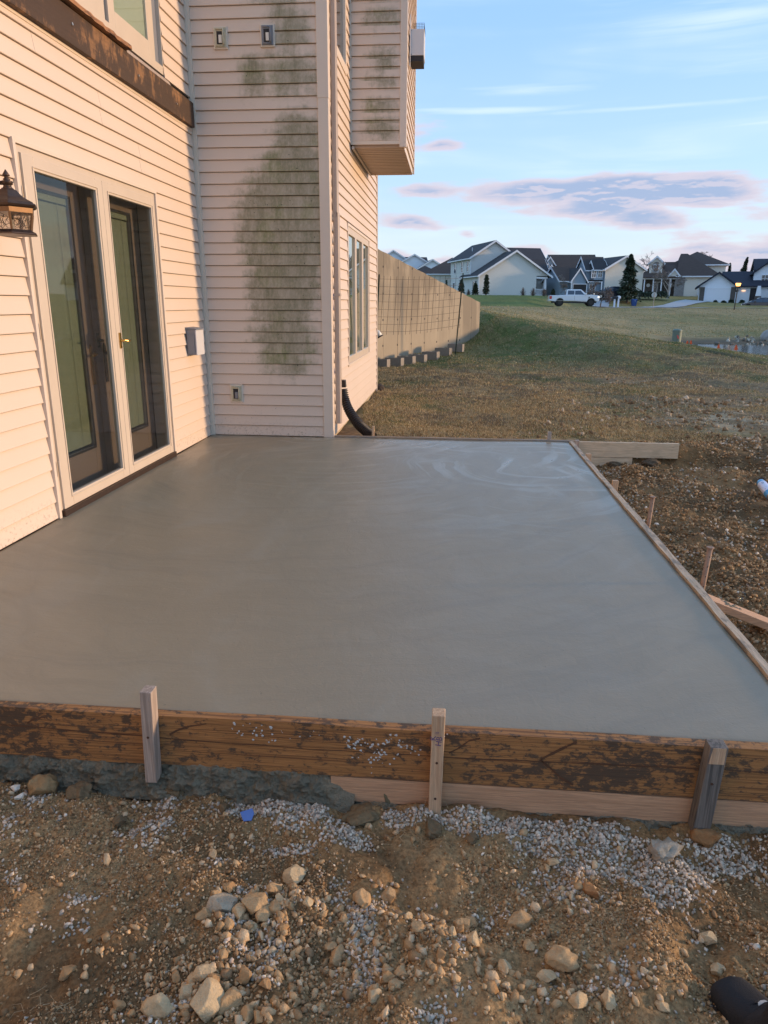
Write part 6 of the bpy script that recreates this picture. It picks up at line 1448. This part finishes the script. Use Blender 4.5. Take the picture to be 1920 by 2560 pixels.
# ---------------------------------------------------------------- vehicles
def wheel(mb_t, mb_r, x, y, r, w_):
    mb_t.tube([(x, y-w_/2, r), (x, y+w_/2, r)], r, 20)
def car(kind, name, label, u, D_, z, rot):
    o = thing(name, label, 'pickup truck' if kind == 'truck' else 'car', (0, 0, 0), local=True); p = at(u, 757, D_); o.location = (p[0], p[1], z); o.rotation_euler = (0, 0, math.radians(rot)-YAW)
    body = 'car_white' if kind == 'truck' else 'car_black'
    if kind == 'truck': L_, W2_, zb, belt, hood, top, wr = 5.9, 1.0, .50, 1.22, 1.28, 1.93, .42; ax = (1.25, 4.95)
    else: L_, W2_, zb, belt, hood, top, wr = 4.55, .92, .30, .98, .95, 1.66, .36; ax = (.85, 3.6)
    def arch(xc, r, a0=math.pi, a1=0, n=9): return [(xc+r*math.cos(a), wr+r*math.sin(a)) for a in np.linspace(a0, a1, n)]
    R = wr+.07; low = [(0.0, zb+.1), (ax[0]-R, zb)]+[(x, z_) for x, z_ in arch(ax[0], R) if z_ > zb-.02]+[(ax[1]-R, zb-.02)]+[(x, z_) for x, z_ in arch(ax[1], R) if z_ > zb-.02]+[(L_-.15, zb), (L_, zb+.15)]
    if kind == 'truck': up = [(L_, hood-.25), (L_-.12, hood-.05), (L_-.9, hood+.02), (L_-1.55, belt+.08), (0.02, belt), (0, belt-.1)]
    else: up = [(L_, hood-.35), (L_-.1, hood-.02), (L_-.35, belt+.10), (.95, belt+.08), (.12, hood-.12), (0, hood-.3)]
    m = MB(); 
    m.prism(low+up, 'y', -W2_, W2_); bo = m.build('body', MT[body], o, bevel=.05)
    # greenhouse, tapered
    if kind == 'truck': gh = [(1.95, belt), (2.02, top-.06), (2.2, top), (3.55, top), (3.75, top-.04), (4.45, belt+.07)]; wx = [(2.12, 2.95), (3.02, 4.18)]
    else: gh = [(.95, belt+.05), (2.0, top-.12), (2.35, top), (3.6, top), (4.05, top-.1), (4.35, belt+.08)]; wx = [(1.25, 2.55), (2.62, 4.1)]
    m = MB(); n = len(gh); tp = lambda z_: .20*min(1, max(0, (z_-belt)/(top-belt))); a = [(x, -W2_+.04+tp(z_), z_) for x, z_ in gh]; b = [(x, W2_-.04-tp(z_), z_) for x, z_ in gh]
    m.add(a+b, [tuple(range(n)), tuple(range(n, 2*n))[::-1]]+[(i, n+i, n+(i+1) % n, (i+1) % n) for i in range(n)]); m.build('cab', MT[body], o, bevel=.03)
    for sgn in (-1, 1):
        def yy(z_): return sgn*(W2_-.04-.20*min(1, max(0, (z_-belt)/(top-belt)))+.012)
        zz0, zz1 = belt+.10, top-.14
        if kind == 'truck': quads = [((2.12, zz0), (2.92, zz0), (2.92, zz1), (2.16, zz1)), ((3.0, zz0), (4.12, zz0), (3.66, zz1), (3.0, zz1))]
        else: quads = [((2.6, zz0+.02), (1.35, zz0+.02), (2.05, zz1-.03), (2.6, zz1)), ((2.68, zz0+.02), (3.75, zz0+.02), (3.75, zz1), (2.68, zz1))]
        for q in quads:
            m = MB(); pts = [(x, yy(z_), z_) for x, z_ in q]+[(x, yy(z_)-sgn*.02, z_) for x, z_ in q]; m.add(pts, [(0, 1, 2, 3), (7, 6, 5, 4), (0, 4, 5, 1), (1, 5, 6, 2), (2, 6, 7, 3), (3, 7, 4, 0)]); m.build('side_window', MT['car_glass'], o)
        for xc in ax:
            m = MB(); m.tube([(xc, sgn*(W2_-.26), wr), (xc, sgn*(W2_-.01), wr)], wr, 22); tw = m.build('wheel', MT['rubber'], o)
            m = MB(); m.tube([(xc, sgn*(W2_-.02), wr), (xc, sgn*(W2_+.004), wr)], wr*.60, 16); m.build('rim', MT['black_metal'] if kind == 'truck' else MT['steel'], tw)
            m = MB(); m.tube([(xc, sgn*(W2_-.5), wr), (xc, sgn*(W2_-.27), wr)], wr*1.12, 16); m.build('wheel_well', MT['far_dark'], o)
        xm = 4.15 if kind == 'truck' else 1.55
        m = MB(); m.box(xm, xm+.22, sgn*(W2_+.09)-.09, sgn*(W2_+.09)+.09, belt+.08, belt+.28); m.build('wing_mirror', MT[body], o, bevel=.03)
    if kind == 'truck':
        m = MB(); m.hexa([(1.94, -.68, belt+.1), (1.98, -.68, belt+.1), (1.98, .68, belt+.1), (1.94, .68, belt+.1), (2.00, -.6, top-.14), (2.04, -.6, top-.14), (2.04, .6, top-.14), (2.0, .6, top-.14)]); m.build('rear_window', MT['car_glass'], o)
        MB().box(.12, 1.9, -.82, .82, belt+.002, belt+.03).build('bed_shade', MT['far_dark'], o)  # dark sheet standing for the shade inside the open bed
        for sgn in (-1, 1):
            MB().box(-.02, .26, sgn*(W2_-.06)-.085, sgn*(W2_-.06)+.085, belt-.42, belt-.06).build('tail_light', MT['tail_red'], o, bevel=.02)
            MB().box(L_-.22, L_+.01, sgn*(W2_-.12)-.12, sgn*(W2_-.12)+.12, hood-.32, hood-.14).build('headlight', MT['headlamp'], o)
        MB().box(-.12, .04, -.95, .95, .50, .72).build('rear_bumper', MT['steel'], o, bevel=.03); MB().box(.4, L_-.3, -.93, .93, .34, .52).build('chassis', MT['far_dark'], o)
        MB().prism([(4.62, 1.02), (4.72, 1.08), (4.80, 1.02), (4.70, .95), (4.66, .86), (4.60, .88)], 'y', -W2_-.012, -W2_+.0).build('fender_vent', MT['far_dark'], o)
        MB().box(.7, .02+L_-1.5, -W2_-.008, -W2_+.0, .60, .63).build('sill_line', MT['steel'], o)
        MB().box(2.95, 2.965, -W2_-.004, -W2_+.002, .62, belt).build('door_gap', MT['far_dark'], o)
    else:
        for sgn in (-1, 1): MB().box(-.01, .30, sgn*.66-.2, sgn*.66+.2, hood-.36, hood-.24).build('headlight', MT['headlamp'], o, bevel=.02)
        MB().box(-.02, .1, -.5, .5, .45, .75).build('grille', MT['far_dark'], o)
        m = MB(); m.hexa([(1.0, -.72, belt+.12), (1.06, -.72, belt+.10), (1.06, .72, belt+.10), (1.0, .72, belt+.12), (1.93, -.6, top-.18), (1.99, -.6, top-.2), (1.99, .6, top-.2), (1.93, .6, top-.18)]); m.build('windscreen', MT['car_glass'], o)
    return o
car('truck', 'pickup_truck', 'white crew-cab pickup truck with black wheels parked beyond the lawn', 1371, 92, 1.04, -6)
car('suv', 'dark_suv', 'dark blue-black suv with lit headlights at the right edge', 1851, 104, .55, -15)
car('suv', 'dark_suv', 'dark car half hidden behind the bare tree on the driveway of the slate blue house', 1480, 104, 1.95, 0)

# ---------------------------------------------------------------- street furniture
def P3(u, v, D_): return np.array(at(u, v, D_))
b = P3(1632, 770, 88); gz = ground_z(b[0], b[1]); top = 1.29-(728-759)/1946*88
sg = thing('stop_sign', 'octagonal road sign seen from its plain grey back on a thin pole', 'road sign', (b[0], b[1], gz)); zc = 1.29-(736-759)/1946*88
MB().tube([(b[0], b[1], gz-.2), (b[0]+.03, b[1], zc+.25)], .03, 6).build('pole', MT['grey_plastic'], sg)
MB().tube([(b[0]+.03, b[1]+.05, zc), (b[0]+.03, b[1]+.07, zc)], .32, 8).build('sign_plate', MT['sign_back'], sg)
b = P3(1837, 775, 84); gz = ground_z(b[0], b[1]); zt = 1.29-(712-759)/1946*84
lp = thing('street_lamp', 'black street lamp with a glowing amber head before the white farmhouse', 'street lamp', (b[0], b[1], gz)); x, y = b[0], b[1]
MB().tube([(x-.08, y, gz-.2), (x, y, zt-.1)], [.07, .05], 8).build('post', MT['black_metal'], lp)
m = MB(); m.add(*[([(x-.16, y-.16, zt-.05), (x+.16, y-.16, zt-.05), (x+.16, y+.16, zt-.05), (x-.16, y+.16, zt-.05), (x-.22, y-.22, zt+.26), (x+.22, y-.22, zt+.26), (x+.22, y+.22, zt+.26), (x-.22, y+.22, zt+.26)]), [(0, 3, 2, 1), (4, 5, 6, 7), (0, 1, 5, 4), (1, 2, 6, 5), (2, 3, 7, 6), (3, 0, 4, 7)]]); m.build('lamp_head', MT['lamp_glow'], lp)
m = MB(); m.hexa([(x-.26, y-.26, zt+.262), (x+.26, y-.26, zt+.262), (x+.26, y+.26, zt+.262), (x-.26, y+.26, zt+.262), (x-.05, y-.05, zt+.42), (x+.05, y-.05, zt+.42), (x+.05, y+.05, zt+.42), (x-.05, y+.05, zt+.42)]); m.build('lamp_cap', MT['black_metal'], lp)
b = P3(1584, 765, 100); gz = ground_z(b[0], b[1]); bn = thing('recycling_bin', 'blue wheeled recycling bin at the kerb', 'bin', (b[0], b[1], gz)); x, y = b[0], b[1]
zb_ = gz-.05; zt = 1.29-(747-759)/1946*100
MB().hexa([(x-.26, y-.28, zb_), (x+.26, y-.28, zb_), (x+.26, y+.28, zb_), (x-.26, y+.28, zb_), (x-.34, y-.36, zt-.08), (x+.34, y-.36, zt-.08), (x+.34, y+.36, zt-.08), (x-.34, y+.36, zt-.08)]).build('body', MT['bin_blue'], bn)
MB().hexa([(x-.37, y-.4, zt-.075), (x+.37, y-.4, zt-.075), (x+.37, y+.4, zt-.075), (x-.37, y+.4, zt-.075), (x-.30, y-.3, zt+.03), (x+.30, y-.3, zt+.03), (x+.30, y+.3, zt+.03), (x-.30, y+.3, zt+.03)]).build('lid', MT['bin_blue'], bn)
m = MB(); m.prism([(x+.0, zt-.24), (x+.10, zt-.24), (x+.05, zt-.12)], 'y', y-.37, y-.355); m.build('emblem', MT['far_trim'], bn)
for u, lab, h_ in ((1536, 'left white mailbox post with a dark box', 755), (1545.5, 'right white mailbox post, taller and carved', 740)):
    b = P3(u, 757, 95); gz = ground_z(b[0], b[1]); zt = 1.29-(h_-6-759)/1946*95; x, y = b[0], b[1]; mbx = thing('mailbox', lab, 'mailbox', (x, y, gz))
    zt = max(zt, gz+1.05) if u < 1540 else gz+1.45
    MB().box(x-.10, x+.10, y-.1, y+.1, gz-.2, zt).build('post', MT['far_trim'], mbx, bevel=.02)
    if u < 1540: MB().prism([(y-.3, zt+.0), (y+.3, zt+.0), (y+.3, zt+.22), (y+.15, zt+.32), (y-.15, zt+.32), (y-.3, zt+.22)], 'x', x-.28, x+.35).build('box', MT['far_dark'], mbx)
    else: MB().box(x-.24, x+.24, y-.14, y+.14, zt-.35, zt-.05).build('carved_head', MT['far_trim'], mbx, bevel=.05)

# ---------------------------------------------------------------- trees and shrubs
def bare_tree(name, label, x, y, z, h, spread, seed, mat='twig', trunkr=.12, fork=.35, depth=5, up=.55, nb=3, sub=True, cat='tree', group=None, clump=1):
    rg = random.Random(seed); tr = MB(); tw = MB()
    t_ = thing(name, label, cat, (x, y, z), group=group); h_ref = math.hypot(x-CAM[0], y-CAM[1])
    def grow(p, d, L_, r, lv):
        n = 3; pts = [p]; q = Vector(p); dd = Vector(d)
        for i in range(n):
            dd = (dd+Vector((rg.gauss(0, .12), rg.gauss(0, .12), rg.gauss(0, .08)+.05))).normalized(); q = q+dd*L_/n; pts.append(tuple(q))
        rad = [max(r*(1-.45*i/n), .008+.00011*h_ref) for i in range(n+1)]; (tr if lv <= 1 else tw).tube(pts, rad, 5 if lv < 2 else 3, cap=False)
        if lv >= depth: return
        k = nb if lv < depth-1 else nb+1
        for i in range(k):
            a = rg.uniform(0, 6.28); ax_ = dd.orthogonal().normalized(); ax_.rotate(Matrix.Rotation(a, 3, dd)); nd = (dd*rg.uniform(.6, 1.0)*up*2+ax_*spread*rg.uniform(.5, 1.2)).normalized()
            s_ = rg.uniform(.35, 1.0); idx = min(n, max(1, int(round(s_*n)))); grow(pts[idx], nd, L_*rg.uniform(.55, .78), rad[idx]*.62, lv+1)
    for c_ in range(clump):
        a = rg.uniform(0, 6.28); grow((x+(.0 if clump == 1 else .2*math.cos(a)), y, z-.2), (0 if clump == 1 else .5*math.cos(a), 0 if clump == 1 else .5*math.sin(a), 1), h*fork, trunkr, 0)
    tr.build('trunk', MT['bark_pale'] if mat == 'bark_pale' else MT['bark'], t_); tw.build('crown', MT[mat if mat != 'bark_pale' else 'twig_pale'], t_, kind='stuff')
    return t_
plain('twig_pale', (.26, .215, .19), .9)
def uz(u, v, D_): return 1.29-(v-759)/1946*D_
def tree_at(name, label, u, vb, vt, D_, *a, **k):
    p = at(u, 757, D_); zb_ = ground_z(p[0], p[1]); h = uz(u, vt, D_)-zb_; return bare_tree(name, label, float(p[0]), float(p[1]), zb_, h, *a, **k)
tree_at('bare_tree', 'bare pale tree rising behind the grey house roof', 1338, 740, 607, 140, .75, 3, 'twig_pale', .14, .36, 6)
tree_at('birch_tree', 'tall bare birch with a whitish trunk in front of the brown hip roofed house', 1667, 740, 600, 114, .8, 8, 'bark_pale', .16, .36, 6)
tree_at('bare_tree', 'bare tree with spreading crown behind the right of the brown hip roof', 1735, 740, 612, 150, .9, 12, 'twig_pale', .2, .36, 6)
tree_at('bare_tree', 'faint bare tree behind the left end of the brown hip roof', 1625, 740, 630, 155, .9, 22, 'twig_pale', .16, .36, 6)
tree_at('bare_tree', 'wide low dark tree in front of the slate blue garage', 1461, 733, 690, 101, 1.3, 15, 'twig', .13, .36, 5, up=.40)
tree_at('bare_tree', 'slender spreading bare tree right of the pickup bonnet', 1502, 752, 688, 97, 1.15, 18, 'twig', .09, .36, 6, up=.42)
tree_at('bare_tree', 'small bare tree against the tan house', 1394, 733, 680, 112, .8, 25, 'twig_pale', .06, .38, 5)
for i, (u, vt, D_, lab) in enumerate([(1475, 648, 190, 'faint far bare tree between the tan and slate houses'), (1362, 650, 200, 'faint far bare tree left of the tan house roof'), (1800, 674, 170, 'faint bare tree between the brown and white houses'), (1600, 655, 190, 'faint bare tree just left of the brown hip roof'), (1418, 655, 200, 'faint far bare tree above the tan house ridge'), (1917, 640, 150, 'bare treetop at the right edge above the navy roof')]):
    tree_at('bare_tree', lab, u, 740, vt, D_, .9, 40+i, 'twig_pale', .14, .36, 5, nb=3)
def evergreen(label, u, vb, vt, D_, wpx, seed, name='evergreen_tree', lean=0, mat='needles', dens=900, shape=1.0, zb=None, cat='tree'):
    p = at(u, 757, D_); x, y = float(p[0]), float(p[1]); z = ground_z(x, y) if zb is None else zb; h = uz(u, vt, D_)-z; R0_ = wpx*pxm(D_)/2
    t_ = thing(name, label, cat, (x, y, z)); rg = np.random.default_rng(seed)
    MB().tube([(x, y, z-.2), (x+lean*h*.5, y, z+h*.5), (x+lean*h, y, z+h*.97)], [.05+.02*h, .03+.01*h, .01], 7).build('trunk', MT['bark'], t_)
    n = dens; f = rg.random(n)**.85; prof = (1-f)**shape*(.92+.0*f)+.03; a = rg.uniform(0, 6.28, n); bump = 1+.28*np.sin(f*31+a*2+seed)+.22*rg.normal(size=n)*.6; r = R0_*prof*bump*rg.random(n)**.35
    cx = x+lean*h*f+np.cos(a)*r; cy = y+np.sin(a)*r; cz = z+.08*h+.92*h*f-.18*r
    s_ = (.10+.10*rg.random(n))*(.4+.16*R0_+.02*h); V_ = []; 
    d = np.stack([np.cos(a), np.sin(a), -.25+rg.normal(0, .3, n)], -1); sd = np.stack([-np.sin(a), np.cos(a), rg.normal(0, .5, n)], -1); c = np.stack([cx, cy, cz], -1)
    P_ = np.stack([c-d*s_[:, None]*1.2-sd*s_[:, None]*.4, c+sd*s_[:, None]*.9, c+d*s_[:, None]*1.9, c-sd*s_[:, None]*.8+np.array([0, 0, .15])*s_[:, None]], 1)
    me = bpy.data.meshes.new('crown'); V_ = P_.reshape(-1, 3)-np.array([x, y, z]); me.from_pydata([tuple(q) for q in V_], [], [(4*i, 4*i+1, 4*i+2, 4*i+3) for i in range(n)]); me.materials.append(MT[mat]); me.update()
    o = bpy.data.objects.new('crown', me); COL.objects.link(o); o.parent = t_; WO[o.name] = (x, y, z); o['kind'] = 'stuff'; return t_
evergreen('big dark evergreen standing before the brown hip roofed house', 1567, 742, 637, 102, 52, 1, dens=4200, shape=.72)
evergreen('narrow columnar evergreen against the blank grey gable', 1214, 741, 688, 106, 14, 2, name='columnar_evergreen', dens=1400, shape=.35)
evergreen('rounded small evergreen beside the grey house side door', 1187, 741, 708, 107, 17, 3, name='small_evergreen', dens=1100, shape=.6)
evergreen('small evergreen behind the leaning metal post', 1152, 741, 700, 108, 18, 4, name='small_evergreen', dens=1100, shape=.6)
evergreen('tiny evergreen tip showing above the retaining wall', 1115, 741, 702, 110, 8, 5, name='small_evergreen', dens=400, shape=.7)
evergreen('taller leaning evergreen behind the navy roof', 1838, 740, 643, 130, 26, 6, lean=.16, dens=2200, shape=.8)
evergreen('left evergreen tip behind the navy roof', 1815, 740, 657, 130, 20, 7, lean=-.03, dens=1400, shape=.9)
evergreen('low dark evergreen right of the small tree at the tan house', 1381, 735, 722, 105, 12, 14, name='small_evergreen', dens=500, shape=.5)
def shrub(label, u, vb, D_, wpx, hpx, seed, mat='twig', name='bare_shrub', z=None):
    p = at(u, 757, D_); x, y = float(p[0]), float(p[1]); z = uz(u, vb, D_) if z is None else z; rg = random.Random(seed); R_m = wpx*pxm(D_)/2; h = hpx/1946*D_; m = MB()
    for i in range(110):
        a = rg.uniform(0, 6.28); e = rg.uniform(.15, 1.5); L_ = rg.uniform(.75, 1.05); q = (x+math.cos(a)*math.cos(e)*R_m*L_, y+math.sin(a)*math.cos(e)*R_m*L_, z+.15*h+math.sin(e)*h*.85*L_)
        mid = (x+(q[0]-x)*.45, y+(q[1]-y)*.45, z+(q[2]-z)*.55); m.tube([(x, y, z-.15), mid, q], [.022, .014, .006], 3, cap=False)
    t_ = thing(name, label, 'shrub', (x, y, z)); m.build('branches', MT[mat], t_, kind='stuff'); MB().tube([(x, y, z-.3), (x, y, z+.12*h)], .05, 5).build('stem', MT['bark'], t_); return t_
shrub('left round bare shrub before the blank grey gable', 1306, 741, 104, 20, 23, 1); shrub('right round bare shrub before the grey gable, by the porch', 1331, 741, 104, 19, 22, 2)
shrub('bare shrub in front of the white porch pier of the grey house', 1358, 741, 104, 16, 21, 3); shrub('dark shrub low behind the small evergreen by the grey house', 1170, 741, 106, 16, 18, 4)
def bush(label, u, vb, D_, w_, h_, seed): return evergreen(label, u, vb, vb-h_, D_, w_*1.6, seed, name='round_bush', dens=500, shape=.35, zb=uz(u, vb, D_), cat='bush')
for i, (u, w_, h_, lab) in enumerate([(1788, 6, 6, 'round bush at the right stone pier of the white garage'), (1809, 8, 5, 'low round bush just right of the white garage'), (1827, 8, 8, 'larger round bush in front of the white farmhouse wall'), (1855, 8, 7, 'round bush left of the farmhouse entry'), (1880, 9, 6, 'round bush before the farmhouse porch column')]):
    bush(lab, u, 754.5, 109, w_, h_, 60+i)
for i, (u, w_, h_, lab) in enumerate([(1597, 20, 16, 'dark hedge clump left of the porch of the brown hip roofed house'), (1620, 24, 14, 'dark hedge clump before the porch steps'), (1652, 22, 15, 'dark hedge clump below the birch'), (1468, 16, 9, 'dark low bush on the slate blue house lawn'), (1514, 18, 9, 'dark low bush by the second driveway')]):
    bush(lab, u, 741, 105, w_, h_, 80+i)
